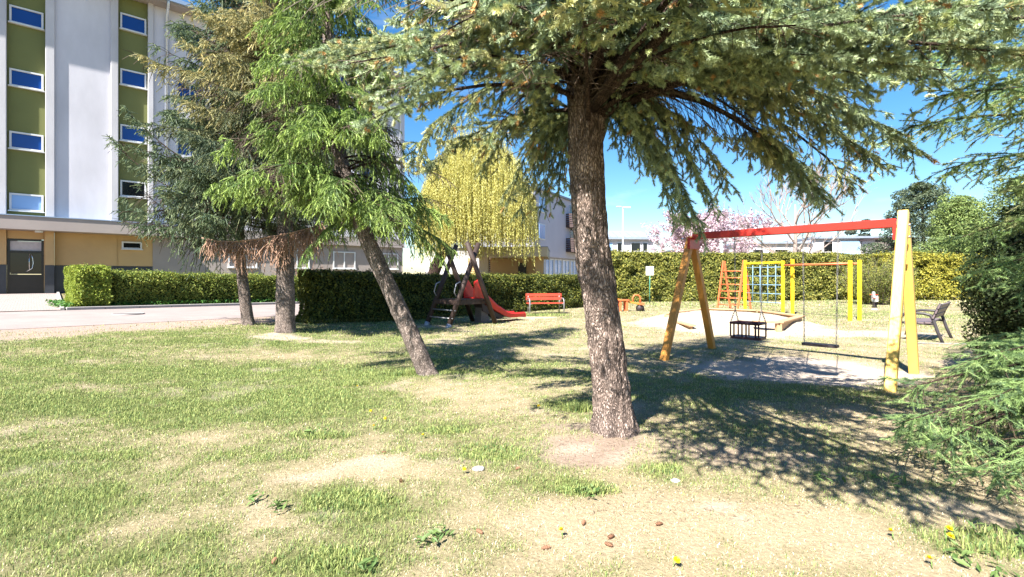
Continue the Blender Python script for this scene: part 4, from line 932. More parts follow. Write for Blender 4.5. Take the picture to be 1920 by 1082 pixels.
b = MB(); b.tube([(0.14, -0.22, 0.80), (0.14, 0.22, 0.80)], 0.02, 8); b.build('handle', M['red'], t)

# ------------------------------------------------------------------ small things in the grass
def dandelion(px, py, label, k=1.0):
    c = G(px, py); t = thing('dandelion', label, 'flower', (c[0], c[1], c[2]), random.uniform(0, 6), 'dandelions in the lawn'); h = 0.055 * k
    b = MB(); b.tube([(0, 0, 0), (0.004, 0.002, h)], 0.0025, 5); b.build('stem', M['stem'], t)
    rr = random.Random(px); b = MB()
    for lay in range(3):
        for q in range(13):
            a = q * 0.4833 + lay * 0.2; R_ = (0.024 - lay * 0.006) * k; z_ = h + lay * 0.003; w_ = 0.0032 * k
            x_, y_ = math.cos(a), math.sin(a)
            b.add([(0.004 - y_ * w_, x_ * w_, z_), (0.004 + y_ * w_, -x_ * w_, z_), (0.004 + x_ * R_ + y_ * w_, y_ * R_ - x_ * w_, z_ + 0.004 + lay * .003), (0.004 + x_ * R_ - y_ * w_, y_ * R_ + x_ * w_, z_ + 0.004 + lay * .003)], [(0, 1, 2, 3)])
    o = b.build('flower_head', M['dand'], t); o.rotation_euler = (0.35, 0.1, 0)
for px, py, lb in ((790, 824, 'dandelion on green tuft beside the shadow edge left of the thick trunk'), (692, 778, 'biggest dandelion in dry grass between leaning trunk and camera'), (704, 806, 'low dandelion in dead grass below the leaning trunk'), (720, 791, 'tiny dandelion close to the biggest one in dry grass'),
                   (600, 700, 'dandelion at top edge of the dark green grass patch left of the leaning trunk'), (668, 730, 'faint dandelion between green patch and leaning trunk'), (868, 888, 'dandelion beside the white stone'), (1055, 1011, 'dandelion in dry lawn between fallen cones at bottom centre'),
                   (1263, 1063, 'dandelion at the bottom edge below the bare patch'), (1675, 1013, 'dandelion in sunlit dry grass right of the shadow stripe'), (1772, 1003, 'upper dandelion of the close pair at bottom right'), (1774, 1018, 'lower dandelion of the close pair at bottom right'), (1748, 1067, 'lowest dandelion near the bottom right corner'), (1012, 767, 'dandelion in tree shade left of the thick trunk')):
    dandelion(px, py, lb, 0.72 if py < 960 and px not in (692,) else 0.82)
def cone(px, py, label):
    c = G(px, py); t = thing('spruce_cone', label, 'cone', (c[0], c[1], c[2] + 0.010), random.uniform(0, 6), 'fallen cones in the lawn'); t.scale = (0.8, 0.75, 0.75); b = MB(); rr = random.Random(px * 7 + py)
    b.ball((0, 0, 0), 0.013, 8, 6, (2.2, 1, 1))
    for q in range(46):
        x_ = -0.027 + 0.054 * q / 45; a = q * 2.4; R_ = 0.018 * math.sqrt(max(0.1, 1 - (x_ / 0.031) ** 2)); y_, z_ = math.cos(a), math.sin(a)
        b.add([(x_ - 0.004, y_ * R_ * 0.5 - z_ * .005, z_ * R_ * 0.5 + y_ * .005), (x_ - 0.004, y_ * R_ * 0.5 + z_ * .005, z_ * R_ * 0.5 - y_ * .005), (x_ + 0.008, y_ * R_ + z_ * .003, z_ * R_ - y_ * .003), (x_ + 0.008, y_ * R_ - z_ * .003, z_ * R_ + y_ * .003)], [(0, 1, 2, 3)])
    o = b.build('scales', M['cone'], t)
for px, py, lb in ((970, 881, 'brown cone in dry grass below the bare soil ring'), (1094, 983, 'brown cone lying alone left of the pair of cones'), (1146, 1009, 'upper brown cone of the close pair at bottom centre'), (1141, 1024, 'lower brown cone of the close pair at bottom centre'), (1236, 985, 'brown cone right of the pair of cones'), (900, 1000, 'brown cone at left of a lone dandelion'), (720, 850, 'brown cone by the pale bare patch'), (1023, 1030, 'brown cone below the lone dandelion at bottom centre'), (752, 903, 'reddish cone in dry grass below the pale bare patch'), (514, 1056, 'brown cone at the bottom edge in green lawn')):
    cone(px, py, lb)
def stone(px, py, rad, label):
    c = G(px, py); rr = np.random.default_rng(px); b = MB(); b.ball((0, 0, 0), rad, 14, 9, (1.25, 0.9, 0.5)); b.v = [tuple(np.array(v) * (0.85 + 0.35 * float(vnoise(v[0] * 40 + 3, v[1] * 40 + v[2] * 31, 3)))) for v in b.v]
    o = b.build('stone', M['stone'], None); o.location = (c[0], c[1], c[2] + rad * 0.2); tag(o, label, 'stone')
stone(897, 881, 0.038, 'pale white stone lying in dry grass left of the thick trunk'); stone(1266, 903, 0.028, 'small pale stone at the edge of the tree shadow'); stone(1640, 574 + 8, 0.12, 'grey stone in grass by the spring rocker')

# ================================================================== HEDGES
LG = [(0.16, 0.21, 0.035), (0.24, 0.28, 0.05), (0.10, 0.145, 0.03), (0.33, 0.34, 0.07)]
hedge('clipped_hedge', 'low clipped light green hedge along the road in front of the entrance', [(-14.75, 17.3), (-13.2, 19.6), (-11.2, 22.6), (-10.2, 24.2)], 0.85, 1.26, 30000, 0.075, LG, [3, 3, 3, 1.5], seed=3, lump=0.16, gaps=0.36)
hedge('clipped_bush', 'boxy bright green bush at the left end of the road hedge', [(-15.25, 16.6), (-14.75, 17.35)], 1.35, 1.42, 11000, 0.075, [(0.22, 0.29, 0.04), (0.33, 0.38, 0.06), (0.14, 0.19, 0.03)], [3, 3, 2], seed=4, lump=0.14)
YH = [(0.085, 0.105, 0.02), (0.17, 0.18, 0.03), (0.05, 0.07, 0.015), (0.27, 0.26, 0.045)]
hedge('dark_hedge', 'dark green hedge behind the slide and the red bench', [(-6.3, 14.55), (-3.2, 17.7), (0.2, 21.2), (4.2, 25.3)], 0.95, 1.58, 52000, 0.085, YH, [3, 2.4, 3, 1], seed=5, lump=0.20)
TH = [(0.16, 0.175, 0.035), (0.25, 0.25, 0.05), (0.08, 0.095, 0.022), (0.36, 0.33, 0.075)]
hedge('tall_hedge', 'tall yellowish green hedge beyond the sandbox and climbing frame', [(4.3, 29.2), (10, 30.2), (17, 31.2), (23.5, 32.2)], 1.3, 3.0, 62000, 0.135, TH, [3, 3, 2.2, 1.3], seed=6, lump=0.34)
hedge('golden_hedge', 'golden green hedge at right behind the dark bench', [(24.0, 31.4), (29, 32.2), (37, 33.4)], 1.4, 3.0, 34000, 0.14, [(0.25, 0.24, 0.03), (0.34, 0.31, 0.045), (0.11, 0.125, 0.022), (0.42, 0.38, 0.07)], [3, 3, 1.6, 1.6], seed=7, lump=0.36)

def rel(V, root): return V - np.array(root.location)

# ================================================================== CONIFERS
def conifer(root, branches, r, K, ln, w, colf, tw_rad, gain=1.5, **kw):
    off = np.array(root.location); Vs, Cs = [], []; limb = []
    for (base, tip, arch, opt) in branches:
        o = dict(kw); o.update(opt); k = o.pop('K', K); l_ = o.pop('ln', ln); w_ = o.pop('w', w); lr = o.pop('lr', 0.012); core = o.pop('core', 0.30); gap = o.pop('gap', 0.0); sk = o.pop('skip', 0)
        p0, p1, ow, axp, (a0, a1) = branch(base, tip, arch, r, **o)
        p0 = p0 - off; p1 = p1 - off
        V, C = stems(a0 - off, a1 - off, tw_rad, (0.085, 0.06, 0.042)); Vs.append(V); Cs.append(C)
        if gap:      # foliage gathers in clumps with bare twigs between
            w = p0 + off; f = 0.5 * (vnoise(w[:, 0] * 3.1 + w[:, 2] * 2.3, w[:, 1] * 3.1 - w[:, 2] * 0.9, 301) + vnoise(w[:, 1] * 2.7 + 5, w[:, 2] * 3.4 + w[:, 0] * 1.3, 302))
            kk = f > gap + r.normal(0, 0.02, len(f)); p0, p1, ow = p0[kk], p1[kk], ow[kk]
            if len(p0) == 0: continue
        cc = np.minimum(colf(p0 + off, ow, r) * gain, 0.8)
        V, C = needles(p0, p1, k, l_, w_, r, col=cc); Vs.append(V); Cs.append(C)
        V, C = stems(p0, p1, core * l_, cc * 0.8); Vs.append(V); Cs.append(C)
        L = np.linalg.norm(np.asarray(tip) - np.asarray(base)); q = axp - off
        limb.append(([tuple(x) for x in q], [max(0.004, lr * L * (1 - 0.88 * t)) for t in np.linspace(0, 1, len(q))]))
    soup('crown', Vs, Cs, M['needle'], root)
    order = sorted(range(len(limb)), key=lambda i: limb[i][0][-1][2] + off[2])      # the lowest limbs show largest
    rest = MB()
    for c_, i in enumerate(order):
        if c_ < 100: b = MB(); b.tube(limb[i][0], limb[i][1], 7); b.build('limb', M['bark_dark'], root)
        else: rest.tube(limb[i][0], limb[i][1], 6)
    if rest.v: tag(rest.build('upper_limb', M['bark_dark'], root), kind='stuff')

def blend(pals, ws, n, r, var=0.22):
    return pick(pals, ws, n, r) * r.uniform(1 - var, 1 + var, (n, 1))

# ---- the big spruce in the middle
r = np.random.default_rng(21)
zb = float(gz(*TB))
big = thing('spruce_tree', 'thick trunked spruce in the centre with drooping golden green branches', 'tree', (TB[0], TB[1], zb))
pts = [np.array((TB[0] + 0.01, TB[1], zb - 0.08)), P(1148, 740, 4.53), P(1131, 600, 4.52), P(1108, 450, 4.50), P(1101, 310, 4.48), P(1093, 190, 4.45), P(1086, 60, 4.42), np.array((0.66, 4.42, 6.5)), np.array((0.68, 4.45, 10.0))]
trunk_mesh('trunk', [p - np.array(big.location) for p in pts], [0.185, 0.169, 0.160, 0.158, 0.162, 0.143, 0.12, 0.08, 0.015], M['bark_big'], big, 90, 520, 0.016, 0.11, 1, knots=14)
lb = [P(1112, 275, 4.48), P(1128, 215, 4.43), P(1150, 160, 4.38), P(1175, 90, 4.3), P(1200, 20, 4.2), np.array((1.35, 4.0, 4.9))]
trunk_mesh('side_limb', [p - np.array(big.location) for p in lb], [0.075, 0.078, 0.070, 0.062, 0.05, 0.03], M['bark_big'], big, 36, 90, 0.008, 0, 2)
def big_col(p, ow, r):
    n = len(p); c = blend([(0.13, 0.175, 0.11), (0.20, 0.25, 0.13), (0.085, 0.125, 0.085), (0.30, 0.33, 0.15)], [3, 3, 2, 1.8], n, r)
    gold = np.array((0.62, 0.58, 0.28)); pale = np.array((0.46, 0.54, 0.33)); brown = np.array((0.36, 0.22, 0.09))
    f = np.clip((ow - 0.4) * 1.5, 0, 1) * r.uniform(0.15, 1, n)
    nz = vnoise(p[:, 0] * 1.4 + 7, p[:, 1] * 1.4 + p[:, 2] * 1.3, 61)
    c = c + (np.where((nz > 0.62)[:, None], gold, pale) - c) * (f * 0.85)[:, None]  # outer twigs paler: bleached needles plus a sunlit tone in the colour
    b = (r.uniform(0, 1, n) < 0.03) & (ow > 0.3); c[b] = brown * r.uniform(0.7, 1.2, (b.sum(), 1))
    return c
def tax(z): return np.array((0.957 - 0.085 * min(z, 3.3), 4.53 - 0.02 * min(z, 4), z))
br = []
near = dict(K=62, ln=0.036, w=0.0056, step=0.085, dens=0.95, drop=0.35, core=0.15, gap=0.485)
for bz, tip, arch in (
    # left side
    (3.15, (-1.15, 3.55, 2.62), .22), (3.3, (-0.75, 3.2, 2.75), .25), (3.5, (-1.35, 4.1, 3.2), .25), (3.05, (-0.95, 5.3, 2.70), .2), (3.3, (-1.5, 5.0, 3.35), .25), (3.6, (-0.4, 3.0, 3.05), .25),
    (3.9, (-1.1, 3.3, 3.45), .25), (3.2, (-0.15, 3.7, 2.60), .25), (3.4, (0.1, 3.1, 2.72), .22), (3.6, (-1.9, 4.6, 3.5), .2), 
    # right side
    (3.3, (3.55, 4.35, 2.72), .35), (3.3, (3.3, 3.7, 3.0), .3), (3.5, (3.0, 3.1, 3.05), .25), (3.2, (2.3, 3.2, 2.72), .28), (3.5, (2.6, 3.5, 2.85), .3), (3.1, (1.5, 3.5, 2.55), .25),
    (3.4, (3.9, 5.2, 2.8), .35), (3.7, (3.6, 4.0, 3.5), .3), (3.9, (2.9, 3.2, 3.5), .25), (3.6, (2.0, 2.9, 3.0), .25), (3.7, (4.1, 4.7, 3.35), .3), (3.3, (1.0, 3.0, 2.80), .22)):
    br.append((tax(bz), tip, arch, dict(near, l2=0.34, hang=0.75 if tip[2] < 2.5 else 0.35, fl=0.09, fdroop=0.2)))
for k in range(30):      # boughs on the side towards the viewer
    X_ = -1.1 + 4.7 * (k % 15) / 14 + r.uniform(-.15, .15); Y_ = r.uniform(2.8, 3.5) if k < 15 else r.uniform(2.2, 2.8)
    iy = r.uniform(40, 170) if k < 15 else r.uniform(-70, 70)
    if abs(X_ - 0.7) < 0.6: iy = min(iy, 60)
    tip = np.array((X_ * (0.75 + 0.1 * Y_), Y_, 1.5 + (520 - iy) / 900 * Y_ + 0.05)); bz = tip[2] + r.uniform(0.1, 0.6)
    br.append((tax(bz), tip, .22, dict(near, l2=0.32, hang=0.35, fl=0.09, fdroop=0.15)))
for k in range(8):      # long boughs reaching forward over the viewer
    q = k / 7; X_ = 0.0 + 1.75 * q; Y_ = 1.85 - 1.5 * q + r.uniform(-.2, .2); bz = r.uniform(3.0, 3.4)
    br.append((tax(bz), (X_, Y_, max(2.72, 1.62 + 0.6 * Y_) + r.uniform(0, .2)), .12, dict(K=16, ln=0.042, w=0.016, l2=0.75, hang=0.25, fl=0.15, step=0.13, dens=0.55, drop=0.2, s0=0.5)))
for px, py, d_, bz in ((1288, 410, 4.2, 3.0), (1335, 375, 4.15, 3.1), (1535, 365, 4.6, 3.2), (1490, 315, 4.4, 3.2), (1660, 318, 4.6, 3.3), (955, 375, 5.0, 2.9), (1015, 390, 5.1, 2.85), (1720, 290, 4.2, 3.4), (1600, 345, 5.0, 3.3), (770, 290, 4.6, 3.1), (1312, 425, 4.12, 3.0), (1262, 400, 4.2, 2.95), (1550, 375, 4.5, 3.2), (1510, 345, 4.7, 3.1), (975, 395, 4.9, 2.85), (1045, 365, 5.2, 2.9), (905, 325, 5.2, 2.95), (1365, 345, 4.5, 3.05)):
    br.append((tax(bz), P(px, py, d_), .42, dict(near, gap=0.42, l2=0.40, hang=1.2, fl=0.11, fdroop=0.5, drop=0.75)))
for zl in np.arange(3.2, 9.8, 0.40):
    R_ = 3.25 * max(0.05, 1 - (zl - 2.9) / 7.3) ** 0.9; nb = (5 if zl < 4.4 else 7) if zl < 6 else 5
    for k in range(nb):
        a = (k + r.uniform(0, 1)) * 2 * math.pi / nb; L = R_ * r.uniform(0.72, 1.08); base = tax(zl + r.uniform(-.1, .1)); d = np.array((math.cos(a), math.sin(a)))
        toward = d[1] < -0.35
        if toward: L = min(L, 1.9 * max(0.2, 1 - (zl - 3.6) / 6.6) * r.uniform(0.8, 1.05))
        tip = base + np.array((d[0] * L, d[1] * L, L * (r.uniform(0.0, 0.2) if toward else r.uniform(-0.16, 0.1))))
        if toward and zl < 4: tip[2] = max(tip[2], 1.5 + 0.42 * max(0.3, tip[1]))
        if zl < 4.0 and not toward: tip[2] = max(tip[2], 3.15)
        if zl < 4.4: opt = dict(near, l2=0.34, hang=0.5, fl=0.095, fdroop=0.2, drop=0.35 if toward else 0.6)
        else: opt = dict(K=10, ln=0.042, w=0.018, l2=0.5, hang=0.4, fl=0.15, step=0.13, dens=0.55)
        br.append((base, tip, 0.07 * L, opt))
conifer(big, br, r, 20, 0.03, 0.004, big_col, 0.0028, step=0.082, dens=0.9)

# ---- the leaning bright green spruce
r = np.random.default_rng(22)
zl0 = float(gz(*TL)); lean = thing('leaning_spruce', 'bright green spruce with pale trunk leaning left in front of the slide', 'tree', (TL[0], TL[1], zl0))
tp = [np.array((TL[0] + 0.02, TL[1], zl0 - 0.08)), P(790, 672, 7.2), P(762, 610, 7.2), P(728, 535, 7.2), P(692, 460, 7.2), P(655, 370, 7.22), P(632, 270, 7.25), P(620, 150, 7.3), P(612, 0, 7.3), np.array((-2.8, 7.35, 7.0)), np.array((-2.8, 7.35, 9.0))]
tp = [np.array(p) for p in tp]
trunk_mesh('trunk', [p - np.array(lean.location) for p in tp], [0.135, 0.125, 0.118, 0.116, 0.115, 0.11, 0.10, 0.085, 0.07, 0.045, 0.012], M['bark_pale'], lean, 44, 260, 0.009, 0.03, 6)
tz = np.array([p[2] for p in tp]); TPX = np.array([p[0] for p in tp]); TPY = np.array([p[1] for p in tp])
def lax(z): return np.array((np.interp(z, tz, TPX), np.interp(z, tz, TPY), z))
def lean_col(p, ow, r):
    n = len(p); c = blend([(0.125, 0.19, 0.06), (0.19, 0.265, 0.08), (0.08, 0.13, 0.05)], [3, 3, 2], n, r)
    f = np.clip((ow - 0.4) * 1.3, 0, 1) * r.uniform(0.1, 1, n)
    c = c + (np.array((0.42, 0.52, 0.13)) - c) * (f * 0.9)[:, None]; return c  # outer twigs paler and yellower, sunlit look put into the needle colour
lo = dict(l2=0.48, hang=1.0, fl=0.14, fdroop=1.0, fside=0.6, K=34, ln=0.024, w=0.0070, step=0.085, dens=1.0, core=0.26, gap=0.45, lr=0.011, drop=0.7)
br = []
for bz, tip, arch in ((2.15, (-1.0, 7.0, 1.75), .30), (2.3, (-0.95, 6.7, 2.35), .22), (2.35, (-0.95, 7.4, 2.6), .22), (2.4, (-2.6, 6.5, 2.55), .2), (2.3, (-3.0, 6.9, 1.80), .22), (2.9, (-3.9, 6.9, 2.85), .25), (2.8, (-3.3, 6.3, 2.6), .22), (2.8, (-2.3, 5.9, 2.35), .2), (3.0, (-3.2, 6.0, 2.7), .2),
                      (2.5, (-1.75, 6.0, 2.2), .2), (3.1, (-1.2, 6.6, 3.0), .2), (3.4, (-4.1, 6.9, 3.3), .25), (3.6, (-3.6, 6.1, 3.2), .2), (3.7, (-2.0, 5.9, 3.3), .2), (4.2, (-3.9, 6.7, 3.9), .2), (4.4, (-2.6, 5.8, 4.0), .2)):
    br.append((lax(bz), tip, arch, lo))
for zl in np.arange(2.4, 8.8, 0.30):
    R_ = 1.9 * max(0.08, 1 - (zl - 2.0) / 7.2) ** 0.8; nb = 6 if zl < 6 else 5
    for k in range(nb):
        a = (k + r.uniform(0, 1)) * 2 * math.pi / nb; L = R_ * r.uniform(0.7, 1.1); base = lax(zl + r.uniform(-.1, .1))
        tip = base + np.array((math.cos(a) * L, math.sin(a) * L, -L * r.uniform(0.05, 0.35)))
        if tip[0] < -2.3 and tip[1] < 8.2: tip[2] = max(tip[2], 2.75 - 0.25 * r.uniform(0, 1))
        br.append((base, tip, 0.13 * L, lo if zl < 6 else dict(lo, K=8, w=0.011, ln=0.03, step=0.11)))
conifer(lean, br, r, 20, 0.02, 0.005, lean_col, 0.004, step=0.085, dens=0.95)
# shaded lichen-grey twigs near the trunk
# ---- spruces by the road
def far_spruce(name, label, c, ztop, zlow, Rm, rad, colf, seed, bark, levels=0.42, nb=7, extra=(), hang=0.9, fdroop=0.5, lean_=(0, 0)):
    r = np.random.default_rng(seed); z0_ = float(gz(*c)); root = thing(name, label, 'tree', (c[0], c[1], z0_))
    ts = [(0, 0, -0.08), (lean_[0] * .4, lean_[1] * .4, 0.8), (lean_[0], lean_[1], 2.0), (lean_[0], lean_[1], ztop * 0.5), (lean_[0], lean_[1], ztop)]
    trunk_mesh('trunk', ts, [rad * 1.08, rad, rad * 0.9, rad * 0.6, 0.015], bark, root, 36, 220, 0.009, 0.05, seed)
    o = dict(l2=0.68, hang=hang, fl=0.24, fdroop=fdroop, fside=0.6, K=24, ln=0.036, w=0.0115, step=0.12, dens=0.82, core=0.24, gap=0.42, lr=0.010, drop=0.9)
    br = [(np.array((c[0] + lean_[0], c[1] + lean_[1], e[0])), e[1], e[2], dict(o, **(e[3] if len(e) > 3 else {}))) for e in extra]
    for zl in np.arange(zlow, ztop - 0.3, levels):
        R_ = Rm * max(0.06, 1 - (zl - zlow) / (ztop - zlow + 0.4)) ** 0.75
        for k in range(nb):
            a = (k + r.uniform(0, 1)) * 2 * math.pi / nb; L = R_ * r.uniform(0.7, 1.08); base = np.array((c[0] + lean_[0], c[1] + lean_[1], zl + r.uniform(-.12, .12)))
            tip = base + np.array((math.cos(a) * L, math.sin(a) * L, L * r.uniform(-0.18, 0.12)))
            br.append((base, tip, -0.03 * L, o if zl < 8.6 else dict(o, K=6, w=0.02)))
    conifer(root, br, r, 12, 0.03, 0.008, colf, 0.006)
    return root
def colA(p, ow, r):
    n = len(p); c = blend([(0.10, 0.13, 0.075), (0.07, 0.10, 0.065), (0.15, 0.17, 0.085)], [3, 3, 2], n, r)
    f = sstep(4.6, 6.2, p[:, 2] + 1.2 * (vnoise(p[:, 0], p[:, 1] + p[:, 2], 71) - 0.5)) * np.clip(ow * 1.3, 0, 1) * r.uniform(0.3, 1, n)
    return c + (np.array((0.52, 0.44, 0.20)) - c) * (f * 0.9)[:, None]
def colB(p, ow, r):
    n = len(p); c = blend([(0.085, 0.125, 0.075), (0.06, 0.095, 0.06), (0.13, 0.17, 0.085)], [3, 3, 2], n, r)
    f = np.clip((ow - 0.6) * 1.5, 0, 1) * r.uniform(0, 1, n); return c + (np.array((0.30, 0.33, 0.15)) - c) * (f * 0.8)[:, None]
trA = far_spruce('roadside_spruce', 'stout spruce by the road with a dead brown hanging branch', TA, 11.0, 3.3, 3.0, 0.215, colA, 31, M['bark_pale'],
    extra=((6.6, P(250, 100, 11.2), -.3), (6.2, P(330, 160, 11), -.2), (6.9, P(370, 60, 11), -.2), (7.0, P(400, 30, 10.5), 0)))
trB = far_spruce('slim_spruce', 'slim trunked dark spruce, leftmost of the lawn trees', TS, 10.5, 3.1, 2.9, 0.14, colB, 32, M['bark_pale'], lean_=(-0.25, 0),
    extra=((3.6, P(208, 260, 12.6), -.55), (3.0, P(262, 350, 12.4), -.5), (2.9, P(268, 395, 12.2), -.5), (4.2, P(232, 200, 12.6), -.4), (2.7, P(300, 425, 12.5), -.3), (3.4, P(330, 330, 12), -.2)))
# dead branch
r = np.random.default_rng(33); off = np.array(trA.location)
dA = [P(378, 446, 11.3), P(405, 452, 11.3), P(440, 453, 11.4), P(480, 449, 11.5), P(515, 443, 11.6), P(550, 436, 11.6), P(580, 428, 11.7), P(606, 418, 11.8)]
mb = MB(); mb.tube([tuple(p - off) for p in dA], [.010, .016, .02, .024, .026, .024, .02, .014], 7)
dA = np.array(dA)
for k in range(430):
    t = r.uniform(0.3, 7); i = min(int(t), 6); p = dA[i] + (dA[i + 1] - dA[i]) * (t - i) - off; L = r.uniform(0.2, 1.05) * (1.0 if t > 2 else 0.6); q = [p]
    v = np.array((r.normal(0, .25), r.normal(0, .35), -0.6))
    for s_ in range(4): p = p + v * L / 4; v = unit(v + np.array((r.normal(0, .38), r.normal(0, .38), -0.5))); q.append(p)
    mb.tube([tuple(x) for x in q], [.008, .010, .009, .008, .005], 4, False)
mb.build('dead_branch', M['twig'], trA)

# ---- spruce at the right edge
r = np.random.default_rng(41)
TR = (5.75, 4.1); rt = thing('edge_spruce', 'fresh green spruce at the right edge with boughs sweeping down to the lawn', 'tree', (TR[0], TR[1], 0))
trunk_mesh('trunk', [(0, 0, -0.08), (0.02, 0, 1.5), (0.03, 0.05, 4), (0, 0, 8.2)], [0.15, 0.13, 0.09, 0.012], M['bark_pale'], rt, 32, 180, 0.008, 0.05, 41)
def colR(p, ow, r):
    n = len(p); c = blend([(0.14, 0.22, 0.085), (0.21, 0.31, 0.11), (0.10, 0.165, 0.08)], [3, 3, 2], n, r)
    f = np.clip((ow - 0.35) * 1.4, 0, 1) * r.uniform(0, 1, n); hi = (p[:, 2] > 1.9)[:, None]
    return c + (np.where(hi, np.array((0.50, 0.46, 0.21)), np.array((0.36, 0.47, 0.18))) - c) * (f * 0.8)[:, None]
ro = dict(K=56, core=0.14, gap=0.43, ln=0.028, w=0.0044, l2=0.5, hang=0.5, fl=0.14, fdroop=0.25, lr=0.010)
br = []
for bz, tip, arch in ((0.75, (3.2, 3.85, 0.62), .12), (0.6, (3.1, 3.5, 0.28), .15), (0.55, (3.2, 3.25, 0.16), .15), (0.8, (3.35, 3.4, 0.62), .12), (0.5, (3.3, 3.9, 0.25), .12), (0.9, (3.5, 3.7, 0.85), .12), (0.7, (3.4, 3.05, 0.35), .15), (0.45, (3.6, 3.0, 0.10), .12), (1.0, (3.7, 3.3, 0.8), .1), (0.6, (3.0, 3.7, 0.38), .12),
                      (1.7, (4.05, 4.1, 1.55), .15), (2.0, (4.0, 4.3, 1.85), .15), (2.4, (3.8, 4.2, 2.45), .15), (2.7, (3.3, 4.0, 2.75), .15), (3.0, (3.1, 3.7, 3.15), .12), (3.3, (3.3, 4.2, 3.4), .12), (2.9, (2.95, 3.3, 2.75), .12), (3.6, (3.4, 3.8, 3.7), .1), (2.0, (3.8, 3.5, 2.2), .1)):
    br.append(((TR[0], TR[1], bz), tip, arch, dict(ro, gap=0.26 if tip[2] < 1.2 else 0.34, dens=1.0 if tip[2] < 1.2 else 0.85)))
for zl in np.arange(0.5, 8.0, 0.4):
    R_ = 2.1 * max(0.06, 1 - (zl - 0.4) / 7.8) ** 0.8
    for k in range(6):
        a = (k + r.uniform(0, 1)) * 2 * math.pi / 6; L = R_ * r.uniform(0.6, 1.0)
        if math.cos(a) < -0.2 and zl < 3: L *= 0.7
        base = np.array((TR[0], TR[1], zl)); tip = base + np.array((math.cos(a) * L, math.sin(a) * L, L * r.uniform(-0.15, 0.12)))
        vis = math.cos(a) < 0.1 and zl < 4.4
        br.append((base, tip, 0.07 * L, ro if vis else dict(ro, K=7, w=0.012, ln=0.035, step=0.12, dens=0.7)))
conifer(rt, br, r, 24, 0.024, 0.003, colR, 0.003, gain=1.15, step=0.115, dens=0.7)

# ---- dark yew
def blob_shrub(name, label, cat, c, rad, n, size, pal, w, seed, mat_='leaf', lump=0.28, core=0.8, low=0.0, stemm='bark_dark', aspect=0.5, jit=0.7):
    r = np.random.default_rng(seed); root = thing(name, label, cat, (c[0], c[1], float(gz(c[0], c[1]))))
    rx, ry, rz = rad
    def sh(d): return 1 + lump * 2 * (0.6 * (fbm(d[:, 0] * 2.1 + seed, d[:, 1] * 2.1 + d[:, 2] * 1.7, seed, 3) - 0.5) + 0.4 * (vnoise(d[:, 0] * 5 + d[:, 2] * 4, d[:, 1] * 5 - d[:, 2] * 3, seed + 4) - 0.5))
    d = unit(r.normal(0, 1, (n, 3))); d[:, 2] = np.where(d[:, 2] < -0.75, -d[:, 2], d[:, 2])
    s = sh(d) * (1 - np.abs(r.normal(0, 0.10, n)))
    pos = d * s[:, None] * np.array((rx, ry, rz)); pos[:, 2] = np.maximum(pos[:, 2] + rz * 0.92 + low, 0.03 + r.uniform(0, .1, n))
    V, C = leaves(pos, d + UP * 0.25, size, r, pal, w, jit, aspect); soup('foliage', [V], [C], M[mat_], root)
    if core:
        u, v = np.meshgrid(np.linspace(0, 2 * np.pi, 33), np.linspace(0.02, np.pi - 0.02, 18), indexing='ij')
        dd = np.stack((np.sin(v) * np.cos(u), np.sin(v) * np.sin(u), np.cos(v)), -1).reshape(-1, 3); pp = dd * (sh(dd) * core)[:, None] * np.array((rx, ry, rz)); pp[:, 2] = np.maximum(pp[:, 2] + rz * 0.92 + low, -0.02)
        i, j = np.meshgrid(np.arange(32), np.arange(17), indexing='ij'); npmesh('dark_core', pp, np.stack((i * 18 + j, i * 18 + j + 1, (i + 1) * 18 + j + 1, (i + 1) * 18 + j), -1).reshape(-1, 4), M['core'], root)  # filler core with the shrub's inner shade put into its colour
    return root
blob_shrub('yew_shrub', 'dense dark evergreen shrub at right behind the spruce boughs', 'shrub', (7.85, 6.45), (1.38, 1.2, 1.42), 52000, 0.055, [(0.030, 0.048, 0.016), (0.055, 0.08, 0.024), (0.085, 0.11, 0.034)], [3, 3, 1.3], 51, lump=0.26)
# bushy shrub with upright twigs
r = np.random.default_rng(52); c = (20.1, 26.5); root = thing('twiggy_shrub', 'large olive twiggy shrub between the tall hedge and golden hedge', 'shrub', (c[0], c[1], 0))
mb = MB(); pos = []; nr = []
for k in range(260):
    a = r.uniform(0, 6.283); rr = math.sqrt(r.uniform(0, 1)); L = r.uniform(1.8, 3.5) * (1 - 0.3 * rr); p = np.array((math.cos(a) * rr * 0.5, math.sin(a) * rr * 0.5, 0.0)); v = unit(np.array((math.cos(a) * rr * 0.62, math.sin(a) * rr * 0.62, 1.0)) + r.normal(0, .12, 3)); q = [p]
    for s_ in range(5): p = p + v * L / 5; v = unit(v + r.normal(0, .12, 3) + np.array((math.cos(a), math.sin(a), -0.2)) * 0.06); q.append(p)
    mb.tube([tuple(x) for x in q], [.018, .014, .011, .008, .006, .003], 4, False); q = np.array(q)
    for m in range(95):
        t = r.uniform(0.4, 4.99); i = int(t); pos.append(q[i] + (q[i + 1] - q[i]) * (t - i) + r.normal(0, .08, 3)); nr.append(r.normal(0, 1, 3) + UP * .5)
V, C = leaves(np.array(pos), np.array(nr), 0.085, r, [(0.17, 0.20, 0.045), (0.25, 0.25, 0.06), (0.10, 0.13, 0.03)], [2, 2, 1.4], 0.5, 0.4)
soup('foliage', [V], [C], M['leaf'], root); mb.build('stems', M['bark_pale'], root)

